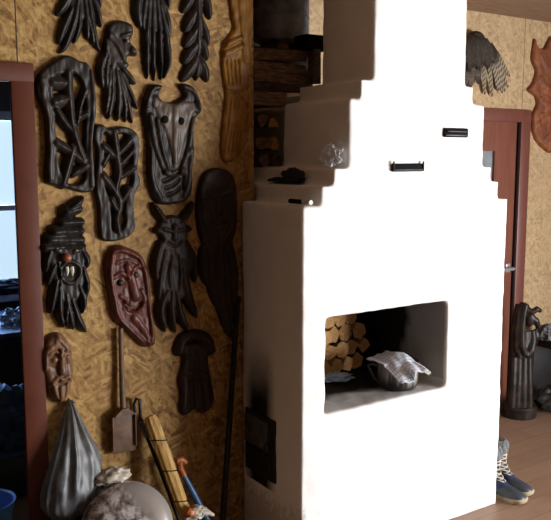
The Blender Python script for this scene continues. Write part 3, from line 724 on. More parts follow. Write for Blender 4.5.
# ================================================================== FIREWOOD
def log(name, axis0, axis1, r, seed, wood, label, group, kind='split', roll=0):
    rnd = random.Random(seed)
    a = Vector(axis0); c = Vector(axis1); d = (c-a).normalized()
    up = Vector((0,0,1)) if abs(d.z) < .9 else Vector((1,0,0)); sx = d.cross(up).normalized(); sy = sx.cross(d)
    # cross-section: rounded bark arc and split faces
    sec = []; bark = []
    if kind == 'block':
        n0 = rnd.choice((4, 5, 5, 6)); o0 = rnd.uniform(0, 2)
        P0 = [(math.cos(o0+2*PI*(k+rnd.uniform(-.12,.12))/n0)*rnd.uniform(.92,1.12), math.sin(o0+2*PI*(k+rnd.uniform(-.12,.12))/n0)*rnd.uniform(.92,1.12)) for k in range(n0)]
        for (x0, y0), (x1, y1) in zip(P0, P0[1:]+P0[:1]): sec += [(x0*.93+x1*.07, y0*.93+y1*.07), (x0*.5+x1*.5, y0*.5+y1*.5), (x0*.07+x1*.93, y0*.07+y1*.93)]
        bark = sec[:4]
    elif kind == 'round':
        for k in range(14): sec.append((math.cos(2*PI*k/14)*rnd.uniform(.92,1.04), math.sin(2*PI*k/14)*rnd.uniform(.92,1.04)))
        bark = sec[:]
    else:
        span = rnd.uniform(1.7, 2.9); st_ = PI/2-span/2
        arc = [(math.cos(st_+span*k/7)*1.0, math.sin(st_+span*k/7)*1.0) for k in range(8)]
        tip = (rnd.uniform(-.25,.25), rnd.uniform(-.95,-.6))
        sec = arc+[(arc[-1][0]*.55+tip[0]*.5, arc[-1][1]*.4+tip[1]*.5), (tip[0]-.12, tip[1]), (tip[0]+.15, tip[1]+.04), (arc[0][0]*.55+tip[0]*.5, arc[0][1]*.4+tip[1]*.5)]
        bark = arc
    cr, sr = math.cos(roll), math.sin(roll)
    def P(q, s, k=1.0):
        x, y = q[0]*r*k, q[1]*r*k; x, y = x*cr-y*sr, x*sr+y*cr
        o = a+(c-a)*s; wv = noise.noise(Vector((x*40+seed, y*40, s*4)))*r*.10
        return o+sx*(x+wv)+sy*(y+wv)
    m = MB(); m.loft([[P(q, s) for q in sec] for s in (0, .012, .25, .5, .75, .988, 1)])
    base = Vector(((a.x+c.x)/2, (a.y+c.y)/2, min(v[2] for v in m.v)))
    o = thing(name, base, label, 'firewood', group)
    m.build('wood', wood, o, angle=35)
    bk = MB()
    n = len(bark); rows = [.01, .25, .5, .75, .99]
    V = [P(q, s, 1.005) for s in rows for q in bark]+[P(q, s, 1.06) for s in rows for q in bark]; N = n*len(rows); F = []
    rng = range(n) if kind == 'round' else range(n-1)
    for i in range(len(rows)-1):
        for k in rng:
            p0 = i*n+k; p1 = i*n+(k+1) % n
            F += [(N+p0, N+p1, N+p1+n, N+p0+n), (p0+n, p1+n, p1, p0)]
    for k in rng:
        e = (len(rows)-1)*n; F += [(k, (k+1) % n, N+(k+1) % n, N+k), (e+(k+1) % n, e+k, N+e+k, N+e+(k+1) % n)]
    if kind != 'round':
        for i in range(len(rows)-1): F += [(i*n, N+i*n, N+i*n+n, i*n+n), (i*n+n-1, i*n+2*n-1, N+i*n+2*n-1, N+i*n+n-1)]
    bk.add(V, F); bk.build('bark', 'bark', o, angle=50)
    return o
ordn = ['leftmost', 'second', 'third', 'fourth', 'fifth']
rows = [('bottom', 4, 0), ('second', 4, 1), ('third', 4, 0), ('fourth', 3, 1), ('top', 3, 0)]
for r_, (rn, n, sh) in enumerate(rows):
    for k in range(n):
        x = 2.205+k*.076+sh*.034; z = NZa+.047+r_*.0755
        y0 = 2.86+random.uniform(-.015, .02)+.01*k
        log('firewood_log', (x, y0, z), (x+random.uniform(-.004,.004), y0+.26, z), .0415, 11*r_+k, 'log_wood',
            f'split log in the {rn} row of the niche woodpile, ' + ('leftmost of its row' if k == 0 else ordn[k]+' from the left'), 'firewood in the stove niche',
            'round' if (r_*3+k) % 7 == 4 else 'block', roll=random.uniform(0, 6) )
# stack behind the stove's left shoulder
def P3(x, y, Y): return tuple(onY(x, y, Y))
sb = P3(254, 99, 3.02)
shelf = MB().rbox(1.855, 2.06, YW+.06, YB-.03, sb[2]-.030, sb[2]+.030, .004).build('shelf_board', 'dark_log')
tag(shelf, 'brown plank shelf across the recess, holding the upper firewood', 'shelf')
up = [((250,54),(306,57),.040,3.00,0,'topmost split log of the recess stack, pale and slanting'), ((248,65),(304,71),.036,3.00,1,'dark barked log, second from top in the recess stack'),
      ((252,75),(306,80),.034,2.99,2,'split log with pale face, third from top in the recess stack'), ((246,87),(300,87),.030,3.0,3,'dark log lying directly on the plank shelf')]
for (p, q, r_, Y, sd, lb) in up:
    a = P3(*p, Y+.02); c = P3(*q, Y+.08); r_ = .031; log('firewood_log', a, c, r_, 90+sd, 'dark_log', lb, 'firewood in the wall recess', 'split', roll=(.3, PI, 2.6, 0)[sd])
for i, (yy, lb) in enumerate(((60,'upper'),(75,'middle'),(84,'lower'))):
    a = P3(256, yy, 3.17); c = P3(308, yy+2, 3.21)  # backing row added to darken gaps where the lit wall showed through
    log('firewood_log', a, c, .036, 105+i, 'dark_log', f'dark log added at the back of the recess stack, {lb} of the three behind', 'firewood in the wall recess', 'round')
a = P3(313, 84, 3.03); c = P3(313, 50, 3.03)
log('firewood_log', a, c, .035, 97, 'dark_log', 'upright dark log beside the chimney flank in the recess', 'firewood in the wall recess', 'split', roll=1.2)
a = P3(303, 42, 3.03); c = P3(325, 42, 3.03)
bb = MB().rbox(a[0], c[0], 3.0, 3.10, a[2]-.035, a[2]+.035, .006).build('soot_brick', 'black')
tag(bb, 'black sooty brick on top of the upright log by the chimney', 'brick')
lw = [((263,122),.030), ((275,124),.027), ((262,142),.030), ((275,143),.028), ((264,160),.026), ((276,161),.025)]
nm = ['upper left', 'upper right', 'middle left', 'middle right', 'lower left', 'lower right']
for i, ((x, y), r_) in enumerate(lw):
    a = P3(x, y, 2.99); log('firewood_log', a, (a[0]+.0, a[1]+.34, a[2]), r_*1.15, 120+i, 'log_wood' if i in (1, 3) else 'dark_log', f'log end at the {nm[i]} of the small pile under the plank shelf', 'firewood under the plank shelf', 'split', roll=i*1.1)

# dull metal drum above the recess stack
zc = P3(289, 20, 3.22)
z0 = P3(283, 45, 3.22)[2]
t = thing('metal_drum', (zc[0]-.03, 3.25, z0), 'mottled grey metal drum standing above the firewood in the recess', 'drum')
MB().lathe([(0.0, z0), (.09, z0), (.128, z0+.02), (.140, z0+.05), (.140, z0+.12), (.1445, z0+.128), (.140, z0+.136), (.140, z0+.29), (.12, z0+.30), (0, z0+.30)], (zc[0]-.03, 3.25, 0), 48).build('drum_body', 'zinc', t)
# two logs carry the drum
for i, dx in enumerate((-.07, .07)):
    log('firewood_log', (zc[0]-.03+dx, 3.12, z0-.036), (zc[0]-.03+dx, 3.38, z0-.036), .034, 140+i, 'dark_log', 'dark log under the grey drum, ' + ('left of two' if i == 0 else 'right of two'), 'firewood in the wall recess', 'round')

# ================================================================== THINGS ON THE STOVE
# pot
pc = Vector((2.400, 2.566, NZa+.004))
t = thing('cooking_pot', pc, 'sooty metal cooking pot under a checked towel in the stove niche', 'pot')
R0 = .092
MB().lathe([(0,.0), (R0*.86,0), (R0*.96,.010), (R0,.03), (R0*1.005,.108), (R0*1.06,.113), (R0*1.06,.118), (R0*.97,.118), (R0*.95,.02), (0,.012)], pc, 48).build('pot_body', 'pot', t)
MB().lathe([(0,.120), (R0*1.03,.120), (R0*1.03,.124), (R0*.7,.133), (.02,.138), (.012,.143), (0,.146)], pc, 40).build('lid', 'iron', t)
dl = Vector((-.93, .37, 0)).normalized(); dn = Vector((-dl.y, dl.x, 0))
MB().tube([pc+dl*R0*.99+Vector((0,0,.030)), pc+dl*(R0+.02)+Vector((0,0,.045)), pc+dl*(R0+.038)+Vector((0,0,.085)), pc+dl*(R0+.05)+Vector((0,0,.106)), pc+dl*(R0+.03)+Vector((0,0,.112)), pc+dl*R0*1.0+Vector((0,0,.100))], .0055, 10).build('handle', 'iron_grey', t)
# towel
zt = pc.z+.134
c00 = Vector(onZ(366, 358, zt+.003)); c10 = Vector(onZ(387, 350.5, zt+.002)); c11 = Vector(onZ(429, 368, zt-.006)); c01 = Vector(onZ(402, 372, zt-.012))
n = 34; V = []; UVs = []; F = []
for i in range(n+1):
    for j in range(n+1):
        u, v = i/n, j/n
        p = c00*(1-u)*(1-v)+c10*u*(1-v)+c11*u*v+c01*(1-u)*v
        r_ = math.hypot(p.x-pc.x, p.y-pc.y)
        lidz = pc.z+.127+.022*max(0, 1-(r_/R0)**2)
        over = max(0, r_-R0*1.08)
        z = lidz+.004-min(.06, over*(.75 if v > .5 and u < .5 else .22)*v)
        z += .0022*math.sin(u*15+v*6)*max(.2, min(1, r_/R0))+.004*noise.noise(Vector((u*6, v*6, 2)))
        V.append((p.x, p.y, z)); UVs.append((u, v))
for i in range(n):
    for j in range(n): q = i*(n+1)+j; F.append((q, q+1, q+n+2, q+n+1))
m = MB(); m.add(V, F); tw = m.build('checked_towel', 'towel', uv=UVs)
md = tw.modifiers.new('s', 'SOLIDIFY'); md.thickness = .0035; md.offset = 1
tag(tw, 'white towel with blue check draped over the cooking pot', 'towel')
fr = MB()
for k in range(7):
    q = Vector(V[(n-6+k)*(n+1)+n]); 
    fr.tube([q, q+Vector((.010,-.004+.001*k,-.004)), q+Vector((.018,-.006+.002*k,-.012-.002*(k % 3)))], [.0025,.0025,.0015], 6)
fr.build('fringe', 'white_rag', tw)
p = onZ(338, 381, NZa)
tag(lump((p[0]+.01, p[1]+.02, NZa+.010), (.075,.055,.020), .5, 2.4, 3, flatz=NZa+.002).build('blue_rag', 'rag_blue'), 'pale blue crumpled rag on the niche floor', 'rag')

# plastic cup bag, dark glove, marker on the steps
p = onX(331, 167, 1.962)
tag(lump((1.962, p[1], 1.653+.046), (.032,.060,.046), .45, 2.0, 5, flatz=1.655).build('plastic_bag', 'clear_plastic'), 'small crumpled clear plastic bag on the upper step of the stove', 'bag')
p = onX(292, 176, 1.895); q = onX(272, 184, 1.895)
gl = thing('dark_glove', (1.895, (p[1]+q[1])/2, 1.587), 'black cloth glove lying on the middle step of the stove', 'glove')
lump((1.894, p[1]-.01, 1.587+.030), (.030,.075,.032), .3, 2, 8, flatz=1.588).build('palm', 'black_cloth', gl)
for k in range(4):
    MB().tube([(1.878+.010*k, p[1]+.03, 1.60), (1.876+.011*k, p[1]+.09, 1.602), (1.876+.012*k, p[1]+.15+.012*(k % 2), 1.596)], [.011,.010,.006], 8).build('finger', 'black_cloth', gl)
MB().tube([(1.905, p[1]-.03, 1.62), (1.908, p[1]+.02, 1.632), (1.905, p[1]+.06, 1.622)], [.012,.011,.007], 8).build('thumb', 'black_cloth', gl)
a = onX(290, 200, 1.80); c = onX(311, 201, 1.80)
mkp = thing('marker_pen', (1.81, (a[1]+c[1])/2, 1.512), 'black marker pen with a white end on the lowest step of the stove', 'pen')
zz = 1.512+.0105; ym = c[1]+(a[1]-c[1])*.36
MB().tube([(1.80, a[1], zz), (1.80, ym, zz)], .0095, 14).build('barrel', 'black', mkp)
MB().tube([(1.80, ym, zz), (1.80, c[1], zz)], .0098, 14).build('cap', 'marker_white', mkp)

# ================================================================== TOOLS BY THE LEFT WALL
# ash shovel
top = onY(120.5, 328, YW-.02); mid = onY(122, 408, YW-.02)
t = thing('ash_shovel', (top[0], YW, mid[2]), 'brown metal ash shovel hanging blade down on the wall', 'shovel')
MB().tube([(top[0], YW-.022, top[2]), ((top[0]+mid[0])/2, YW-.022, (top[2]+mid[2])/2), (mid[0], YW-.03, mid[2])], [.010,.0105,.013], 12).build('handle', 'shovel', t)
BL = [onY(x, y, YW-.04) for x, y in ((113,417),(136,415),(136,454),(113,456))]
x0, x1 = BL[0][0], BL[1][0]; zt_, zb_ = BL[0][2], BL[3][2]
m = MB()
m.rbox(x0, x1, YW-.030, YW-.026, zb_, zt_, .0015)
m.rbox(x0-.003, x0+.001, YW-.042, YW-.026, zb_+.02, zt_, .0012).rbox(x1-.004, x1-.0, YW-.042, YW-.026, zb_+.02, zt_, .0012).rbox(x0-.003, x1+.001, YW-.046, YW-.026, zt_-.004, zt_, .0012)
m.build('blade', 'shovel', t)
m = MB(); m.prism([(-.012,.03), (.012,.03), (.045,0), (-.045,0)], lambda q: (mid[0]+q[0], YW-.052, zt_+q[1]-.002), lambda q: (mid[0]+q[0], YW-.024, zt_+q[1]-.002)); m.build('socket', 'shovel', t)
# poker with looped top
pts = [(135,413),(134,404),(136.5,398.5),(139.5,400),(140,408),(140.5,420),(147,437),(160,470),(175,510),(186,540)]
W = []
for i, (x, y) in enumerate(pts):
    s = max(0, (i-5)/4); p = onY(x, y, YW-.03-.10*s); W.append(tuple(p))
d_ = np.array(W[-1])-np.array(W[-2]); W.append(tuple(np.array(W[-1])+d_*(W[-1][2]-.008)/(-d_[2])))
t = thing('fire_poker', W[-1], 'thin black iron fire poker with a looped grip leaning on the wall', 'poker')
MB().tube(W[:6], .0065, 10).build('loop_grip', 'iron', t)
MB().tube(W[5:], .0075, 10).build('rod', 'iron', t)
tw_ = []
for k in range(40):
    s = k/39; a_ = np.array(W[5])*(1-s)+np.array(W[6])*s
    tw_.append((a_[0]+.011*math.cos(k*1.3), a_[1]+.011*math.sin(k*1.3), a_[2]))
MB().tube(tw_, .0035, 6).build('wire_wrap', 'iron_grey', t)
# bound straw broom
a = onY(150, 416, YW-.05); c = onY(180, 500, YW-.15); c2 = onY(180, 500, YW-.15); c2 = c2+(c2-a)*((c2[2]-.03)/(a[2]-c2[2]))
t = thing('straw_broom', tuple(c2), 'golden straw broom bound with dark twine, leaning with bristles up', 'broom')
A, Bq, Cq = Vector(a), Vector(c), Vector(c2)
rings = []
def bpt(s): return A.lerp(Cq, s)
N_ = 28; ax = (Cq-A).normalized(); sx = ax.cross(Vector((0,1,0))).normalized(); sy = sx.cross(ax)
for i in range(25):
    s = i/24; rr = .030*(1-.12*s)*(.72 if i == 0 else 1)
    ring = []
    for k in range(N_):
        an = 2*PI*k/N_; g = 1+.07*math.cos(an*9)+.02*noise.noise(Vector((an*3, s*9, 1)))
        if i in (4, 9, 14, 18, 22): g *= .95
        ring.append(bpt(s)+sx*math.cos(an)*rr*g*1.0+sy*math.sin(an)*rr*g*.75)
    rings.append(ring)
m = MB(); m.loft(rings); m.build('straw_bundle', 'straw', t)
for s in (.16, .36, .56, .75):
    m = MB(); o_ = bpt(s); lp = [o_+sx*math.cos(2*PI*k/24)*.0305+sy*math.sin(2*PI*k/24)*.024+ax*.012*math.cos(2*PI*k/24) for k in range(25)]
    m.tube(lp, .0025, 6); m.build('twine', 'deep_wood', t)
# blue-handled hatchet
a = onY(180, 468, YW-.10); c = onY(203, 512, YW-.14)
t = thing('blue_handled_tool', tuple(c), 'blue-handled tool with an orange-brown grip end, standing beside the straw broom', 'tool')
A, Bq = Vector(a), Vector(c); mid_ = A.lerp(Bq, .18)
MB().tube([mid_, A.lerp(Bq, .5), Bq, A.lerp(Bq, 1.4)], [.011,.014,.014,.013], 12).build('handle', 'blue_handle', t)
g = MB(); p0 = onY(176, 462, YW-.10); p1 = onY(186, 462, YW-.10)
g.tube([(p0[0], YW-.10, p0[2]+.004), ((p0[0]+p1[0])/2, YW-.10, p0[2]+.006), (p1[0], YW-.10, p1[2]-.002)], [.013,.016,.010], 12).tube([(p0[0]+.016, YW-.10, p0[2]+.004), A, mid_], [.015,.014,.012], 12)
g.build('grip', 'orange_plastic', t)
# work glove heap
p = onY(193, 512, YW-.22)
t = thing('work_glove', (p[0], p[1], p[2]-.05), 'crumpled white work glove with an orange cuff at the foot of the broom', 'glove')
lump((p[0]+.012, p[1], p[2]-.005), (.050,.035,.026), .3, 1.8, 12).build('palm', 'white_rag', t)
lump((p[0]-.025, p[1]-.02, p[2]+.012), (.022,.020,.018), .15, 1.4, 14).build('cuff', 'orange_plastic', t)
for k in range(4):
    MB().tube([(p[0]+.03+.002*k, p[1]-.025+.016*k, p[2]-.002), (p[0]+.055, p[1]-.03+.018*k, p[2]-.006), (p[0]+.078, p[1]-.03+.019*k, p[2]-.022)], [.011,.010,.006], 8).build('finger', 'white_rag', t)
# black bar in the corner
a = onY(238, 296, YW-.02); c = onY(222, 530, YW-.10); e_ = Vector(a).lerp(Vector(c), 1.5)
t = thing('iron_bar', tuple(e_), 'long black iron bar leaning in the dark corner beside the stove', 'bar')
MB().tube([tuple(a), tuple(Vector(a).lerp(Vector(c), .5)), tuple(c), tuple(e_)], [.012,.013,.014,.014], 10).build('shaft', 'iron', t)

# plastic bag hanging by the doorway
kp = onY(72, 401, YW-.02)
t = thing('plastic_sack', (kp[0], YW, kp[2]), 'grey translucent plastic sack hanging from a nail below the brown bearded head', 'bag')
prof0 = [(401,72,72.6),(404,70,75),(412,67.5,78),(425,63,83),(440,58,89),(455,52,96),(470,46,100),(485,41,100.5),(498,38.5,98),(508,40,93),(515,47,84),(518,56,72)]
prof = []
for (a0, b0, c0_), (a1, b1, c1_) in zip(prof0, prof0[1:]):
    for q in range(4): prof.append((a0+(a1-a0)*q/4, b0+(b1-b0)*q/4, c0_+(c1_-c0_)*q/4))
prof.append(prof0[-1])
rings = []; n = 110
for i, (y, xl, xr) in enumerate(prof):
    a = onY(xl, y, YW-.06); c = onY(xr, y, YW-.06); rx = (c[0]-a[0])/2; cx = (a[0]+c[0])/2
    s = i/(len(prof)-1); ry = max(.006, .075*math.sin(min(1, s*1.25)*PI/2))*(1 if s < .8 else math.sqrt(max(.04, 1-((s-.8)/.2)**2)))
    ring = []
    for k in range(n):
        an = 2*PI*k/n
        q3 = Vector((math.cos(an)*2.0, math.sin(an)*2.0, s*1.1))
        crease = 1-abs(noise.noise(q3*1.15+Vector((3,1,7))))*2.4
        fold = 1+(.30-.16*s)*(crease-.5)+.10*noise.noise(Vector((math.cos(an)*3.4, math.sin(an)*3.4, s*9)))*s*1.8+.05*noise.noise(Vector((math.cos(an)*9, math.sin(an)*9, s*22)))*s
        yy = (YW-.012-ry)+math.sin(an)*ry*fold
        ring.append(Vector((cx+math.cos(an)*rx*(1+(fold-1)*.30), min(yy, YW-.006), a[2])))
    rings.append(ring)
m = MB(); m.loft(rings); sk = m.build('sack_body', 'grey_plastic', t, angle=80)
lump((kp[0]+.015, YW-.075, onY(70, 495, YW-.06)[2]), (.085,.045,.055), .3, 2, 21).build('contents', 'black_cloth', t)
MB().tube([(kp[0]-.004, YW-.012, kp[2]-.02), (kp[0], YW-.03, kp[2]+.004), (kp[0]+.006, YW-.016, kp[2]-.02)], .007, 10).build('knot', 'grey_plastic', t)
MB().tube([(kp[0], YW+.02, kp[2]-.004), (kp[0], YW-.04, kp[2]-.002)], .003, 8).build('nail', 'iron', t)

# basin on a crate
bc = Vector(onY(128, 525, 2.60))
nrm = (Vector(CAM)-bc).normalized(); nrm = (nrm+Vector((0.02,-.1,.25))).normalized()
rotm = nrm.to_track_quat('Z', 'Y').to_matrix()
R1 = .170
t = thing('metal_basin', bc, 'battered shiny metal basin propped upside down below the shovel', 'basin')
m = MB(); m.lathe([(R1*.97,-.052), (R1*1.0,-.050), (R1*1.01,-.044), (R1*.985,-.040), (R1*.93,-.015), (R1*.80,.004), (R1*.55,.012), (R1*.2,.015), (.001,.0155)], bc, 64, rotm)
bas = MB(); bas.v = [tuple(rotm.inverted() @ (Vector(q)-bc)) for q in m.v]; bas.f = m.f
bo = bas.build('basin_bowl', 'basin', loc=(0,0,0)); bo.parent = t; bo.rotation_euler = rotm.to_euler(); bo.location = (0,0,0)
ct = min(q[2] for q in m.v)-.002
cr = thing('wooden_crate', (1.12, 2.56, 0), 'dark wooden crate under the battered metal basin', 'crate')
hs = (ct-.014)/3
for i in range(3):
    for y in (2.42, 2.685): MB().rbox(.94, 1.30, y, y+.015, .004+i*hs, .004+i*hs+hs*.9, .002).build('side_slat', 'dark_log', cr)
for x in (.94, 1.285): MB().rbox(x, x+.015, 2.436, 2.684, 0, ct-.014, .003).build('end_board', 'dark_log', cr)
MB().rbox(.94, 1.30, 2.42, 2.70, ct-.012, ct, .003).build('lid', 'dark_log', cr)
# cloths between bag and basin
p = onY(112, 473, YW-.13)
tag(lump((p[0], p[1]+.0, p[2]-.012), (.075,.05,.030), .28, 2.0, 31).build('fleece_rag', 'white_rag'), 'off-white fluffy rag between the plastic sack and the shovel blade', 'rag')
p = onY(105, 497, YW-.085)
tag(lump((p[0]+.03, p[1], p[2]-.11), (.15,.065,.145), .3, 1.8, 33).build('black_jacket', 'black_cloth'), 'black bundled cloth behind the metal basin', 'cloth')

# ================================================================== RIGHT OF THE STOVE
# boots
def boot(base, ang, lab, seed):
    t = thing('winter_boot', (base[0], base[1], 0), lab, 'boot', 'pair of winter boots')
    ca, sa = math.cos(ang), math.sin(ang)
    def T(x, y, z): return Vector((base[0]+x*ca-y*sa, base[1]+x*sa+y*ca, z*(.86 if z > .03 else 1)))
    def ring(cx, cz, rx, ry, tilt=0, n=24):
        out = []
        for k in range(n):
            a_ = 2*PI*k/n; x = math.cos(a_)*rx; y = math.sin(a_)*ry
            out.append(T(cx+x*math.cos(tilt), y, cz+x*math.sin(tilt)))
        return out
    outl = [(-.045,0),(-.04,.026),(-.02,.033),(.03,.031),(.08,.036),(.13,.046),(.178,.047),(.206,.036),(.217,.016),(.219,0)]
    outl = outl+[(x, -y) for x, y in outl[-2:0:-1]]
    ol = smooth_poly(outl, 4)
    m = MB(); m.loft([[T(q[0], q[1], z)+Vector((0,0,.008 if (q[0] > .18) else 0))*(1 if z < .01 else .6) for q in ol*k] for z, k in ((.0,.97),(.006,1.0),(.020,1.01),(.026,.98))])
    m.build('sole', 'boot_sole', t)
    m = MB()
    m.loft([ring(.06,.022,.095,.040), ring(.06,.045,.098,.041), ring(.045,.07,.084,.038,.05), ring(.025,.095,.062,.036,.12), ring(.006,.125,.050,.036,.10), ring(-.002,.17,.050,.040), ring(-.004,.215,.055,.045), ring(-.004,.245,.057,.047)])
    m.build('shaft', 'boot_blue', t)
    m = MB(); rr = []
    for x, zz, w, hh in ((.055,.024,.041,.050),(.085,.024,.045,.062),(.11,.024,.047,.058),(.14,.024,.048,.050),(.17,.024,.047,.040),(.192,.024,.042,.032),(.206,.024,.032,.022),(.213,.024,.016,.010)):
        rr.append([T(x, math.cos(PI*k/12)*w, zz+math.sin(PI*k/12)*hh) for k in range(13)])
    m.loft(rr); m.build('toe_cap', 'boot_grey', t)
    m = MB(); rr = []
    for zz, g in ((.205,.98),(.210,1.2),(.228,1.30),(.258,1.30),(.280,1.18),(.288,.98),(.278,.78),(.25,.74)):
        rg = ring(-.004, zz, .055*g, .046*g, n=40)
        c0 = T(-.004, 0, zz); rr.append([c0+(q-c0)*(1+.10*noise.noise(q*90+Vector((seed,0,0)))) for q in rg])
    m.loft(rr, cap=False); m.build('fur_cuff', 'boot_fur', t)
    m = MB()
    for k, (x, z, w) in enumerate(((.088,.088,.022),(.072,.107,.026),(.058,.130,.030),(.050,.155,.033),(.049,.182,.035),(.052,.206,.036))):
        xx = x+.006; dz = .012
        for sg in (-1, 1):
            m.tube([T(xx-.028, sg*w*1.05, z-dz), T(xx+.0, sg*w*.45, z-dz*.4+.002), T(xx+.006, 0, z), T(xx, -sg*w*.45, z+dz*.4+.002), T(xx-.028, -sg*w*1.05, z+dz)], .0034, 6)
    m.build('laces', 'lace', t)
    m = MB()
    return t
pt = onZ(523.5, 504.5, 0); aa = math.radians(-84)
boot((pt[0]-.207*math.cos(aa), pt[1]-.207*math.sin(aa)), aa, 'blue winter boot nearest the stove corner, grey toe and cream laces', 1)
pt = onZ(530, 496.5, 0)
boot((pt[0]-.207*math.cos(aa+.03), pt[1]-.207*math.sin(aa+.03)), aa+.03, 'blue winter boot set behind its mate, farther from the stove front', 2)

# carved statue
sp = Vector(onZ(524.5, 417, 0)); sp.y += .05; sp.z = 0
t = thing('carved_statue', sp, 'dark carved wooden figure with long hair on a round base, standing by the far door', 'statue')
rt = Vector(Rv); fw = Vector((Fv[0], Fv[1], 0)).normalized()
ppm = FPX/ (Vector(sp)-Vector((0,0,HCAM))).dot(Vector(Fv))
def S(px, py, d=0):   # photo pixel measured on the plane of the statue, d metres nearer
    o = Vector(sp)-fw*d; d_ = Vector(ray(px, py)); k = (o.x*fw.x+o.y*fw.y)/(d_.x*fw.x+d_.y*fw.y); return Vector(CAM)+d_*k
u = 1/ppm
m = MB(); cz = S(522, 412); rb = 17.5*u
m.lathe([(0,0), (rb*.97,0), (rb,.012), (rb*.98,.05), (rb*1.0,.062), (rb*.93,.075), (0,.078)], (sp.x, sp.y, 0), 36); m.build('plinth', 'statue_wood', t)
m = MB()
m.tube([S(520,411), S(520,392), S(521,370), S(522,350), S(523,330)], [12.5*u, 12*u, 10.5*u, 9.5*u, 8*u], 18)   # robe
for x0, x1, r0 in ((511,514,3.4),(516.5,519,3.2),(522.5,524,3.4),(528.5,529,3.4)):
    m.tube([S(x0,408,.055), S((x0+x1)/2,384,.062), S(x1,357,.05)], [r0*1.25*u, r0*1.1*u, r0*.8*u], 10)
m.tube([S(519,304,.0), S(516,318,.01), S(514,338,.02), S(514,356,.01), S(513,372,.0)], [3.4*u, 4*u, 4.2*u, 4*u, 2.5*u], 12)      # hair strands at the back
m.tube([S(523,303,.03), S(519,314,.05), S(517,332,.06), S(517,350,.055), S(520,358,.05)], [3.2*u, 3.2*u, 3.2*u, 3.2*u, 2.4*u], 12)
m.tube([S(526,304,.05), S(523.5,314,.07), S(522,330,.075), S(522,346,.075), S(526,355,.07)], [3.2*u, 3*u, 2.8*u, 3.4*u, 2.4*u], 12)
m.ball(S(523,310), (7*u, 7*u, 8*u))                          # head
m.ball(S(529,318,.01), (5.5*u, 6*u, 9*u))
m.tube([S(528,310,.03), S(532,312,.04), S(537,309,.035), S(541,311,.02)], [3.6*u, 3*u, 3.2*u, 2*u], 10)   # brow and raised hand
m.tube([S(531,318,.02), S(536,321,.02), S(539,328,.01)], [4.2*u, 3.6*u, 2.4*u], 10)
m.tube([S(534,330,.01), S(537,334,.01), S(534,342,.02), S(529,350,.05)], [3*u, 3*u, 3.4*u, 3.2*u], 10)
m.tube([S(526,356,.06), S(531,350,.05), S(533,340,.03), S(532,330,.02)], [3.6*u, 4*u, 3.8*u, 3.4*u], 10)
m.build('figure', 'statue_wood', t, remesh=.0055, relax=2)
# low dark bench with pan and bag at right edge
bp = Vector(onZ(560, 418, 0))
t = thing('dark_bench', (4.56, 3.2, 0), 'dark low bench at the right edge behind the carved statue', 'bench')
zt2 = onY(551, 349, 3.08)[2]
m = MB(); m.rbox(4.36, 5.2, 3.03, YB-.015, zt2-.05, zt2, .006); m.build('seat', 'dark_leather', t)
for x in (4.38, 5.14):
    for y in (3.04, 3.37): MB().rbox(x, x+.04, y, y+.04, 0, zt2-.05, .003).build('leg', 'dark_leather', t)
MB().rbox(4.38, 5.18, YB-.05, YB-.03, .04, zt2-.05, .003).build('back_panel', 'dark_leather', t)
p = onY(545, 338, 3.25)
tag(lump((p[0]+.03, 3.25, zt2+.055), (.09,.07,.055), .35, 2, 41, flatz=zt2+.001).build('grey_cloth_bundle', 'boot_fur'), 'pale grey bundle lying on the dark bench', 'cloth')
p = onZ(552, 415, 0)
tag(lump((p[0]+.06, p[1]+.06, .085), (.13,.10,.088), .2, 1.6, 43, flatz=.002).build('black_holdall', 'dark_leather'), 'black rounded bag on the floor right of the carved statue', 'bag')

# ================================================================== NEXT ROOM, THROUGH THE LEFT DOORWAY
p = onY(8, 290, YN-.10)
tag(lump((p[0]-.02, YN-.085, NZ0+.045), (.16,.07,.055), .3, 2, 51, flatz=NZ0+.002).build('wool_bundle', 'black_cloth'), 'dark cloth bundle lying on the far window sill', 'cloth')
yt = 4.75; zt3 = onY(10, 331, 4.45)[2]
t = thing('side_table', (.9, yt, 0), 'dark table with a bluish sheen below the far window', 'table')
MB().rbox(.30, 1.70, 4.40, 5.10, zt3-.03, zt3, .004).build('tabletop', 'blue_cloth', t)
for x in (.34, 1.62):
    for y in (4.44, 5.02): MB().rbox(x, x+.045, y, y+.045, 0, zt3-.03, .003).build('leg', 'dark_leather', t)
p = onY(15, 322, 4.6)
tag(lump((p[0]+.0, 4.6, zt3+.045), (.09,.07,.05), .5, 2.4, 53, flatz=zt3+.001).build('crumpled_film', 'grey_plastic'), 'crumpled grey plastic film on the table in the next room', 'plastic')
p = onY(8, 415, 4.0)
tag(lump((p[0], 4.0, p[2]-.05), (.20,.16,.20), .4, 2.0, 55, flatz=p[2]-.128).build('blue_jacket', 'blue_cloth'), 'dark blue padded jacket heaped inside the left doorway', 'jacket')
ch = thing('storage_chest', (p[0], 4.0, 0), 'dark chest under the blue jacket in the next room', 'chest')
MB().rbox(p[0]-.28, p[0]+.28, 3.80, 4.25, .02, p[2]-.16, .01).build('chest_body', 'dark_leather', ch)
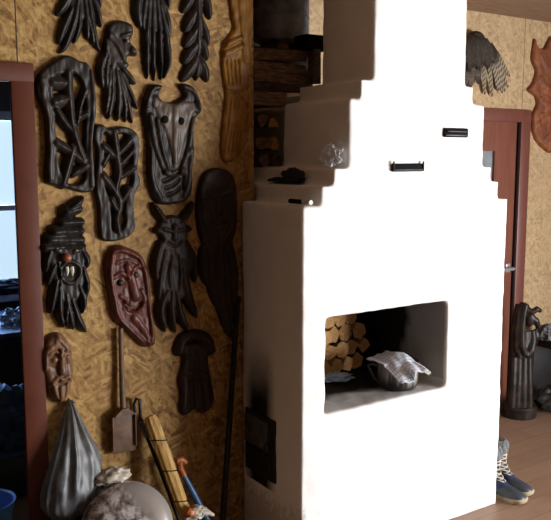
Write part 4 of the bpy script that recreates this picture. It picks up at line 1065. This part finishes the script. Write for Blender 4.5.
MB().rbox(p[0]-.29, p[0]+.29, 3.79, 4.26, p[2]-.16, p[2]-.13, .008).build('chest_lid', 'blue_cloth', ch)
p = onY(4, 508, 3.5)
bk = thing('highlight_bucket', (p[0]-.08, 3.5, 0), 'blue bucket added for the bright highlight low inside the left doorway', 'bucket')
M['bucket'] = simple('bucket', (.18,.38,.75), (.15,.33,.68), rough=.35)  # a bright blue highlight put into the colour of an added bucket
MB().lathe([(0,.0), (.10,0), (.125,p[2]+.05), (.132,p[2]+.055), (.12,p[2]+.05), (.09,.02), (0,.02)], (p[0]-.08, 3.5, 0), 40).build('bucket_body', 'bucket', bk)

# ================================================================== LIGHT
wd = bpy.data.worlds.new('sky'); bpy.context.scene.world = wd; wd.use_nodes = True
bg = wd.node_tree.nodes['Background']; bg.inputs[0].default_value = (.66, .86, 1.0, 1); bg.inputs[1].default_value = 1.1
def area(name, loc, target, sx, sy, power, col):
    l = bpy.data.lights.new(name, 'AREA'); l.shape = 'RECTANGLE'; l.size = sx; l.size_y = sy; l.energy = power; l.color = col
    o = bpy.data.objects.new(name, l); C.objects.link(o); o.location = loc
    o.rotation_euler = (Vector(target)-Vector(loc)).to_track_quat('-Z', 'Y').to_euler(); return o
area('window_daylight', (5.5, (WY0+WY1)/2, (WZ0+WZ1)/2), (2.0, 2.2, 1.0), 2.7, 1.5, 480, (.98, .985, 1.0))
area('far_window_daylight', ((NW0+NW1)/2, YN+.3, 1.6), (.8, 3.5, .6), 1.2, 1.0, 85, (.28, .50, 1.0))

# ================================================================== CAMERA
cd = bpy.data.cameras.new('camera'); cam = bpy.data.objects.new('camera', cd); C.objects.link(cam)
cd.sensor_fit = 'HORIZONTAL'; cd.sensor_width = 36; cd.lens = FPX/551*36; cd.clip_start = .05
cam.location = tuple(CAM)
mt = Matrix((Rv, Uv, -Fv)).transposed(); cam.rotation_euler = mt.to_euler()
sc = bpy.context.scene; sc.camera = cam
sc.view_settings.view_transform = 'Standard'; sc.view_settings.look = 'None'; sc.view_settings.gamma = 1
sc.view_settings.use_curve_mapping = False; sc.view_settings.exposure = 0
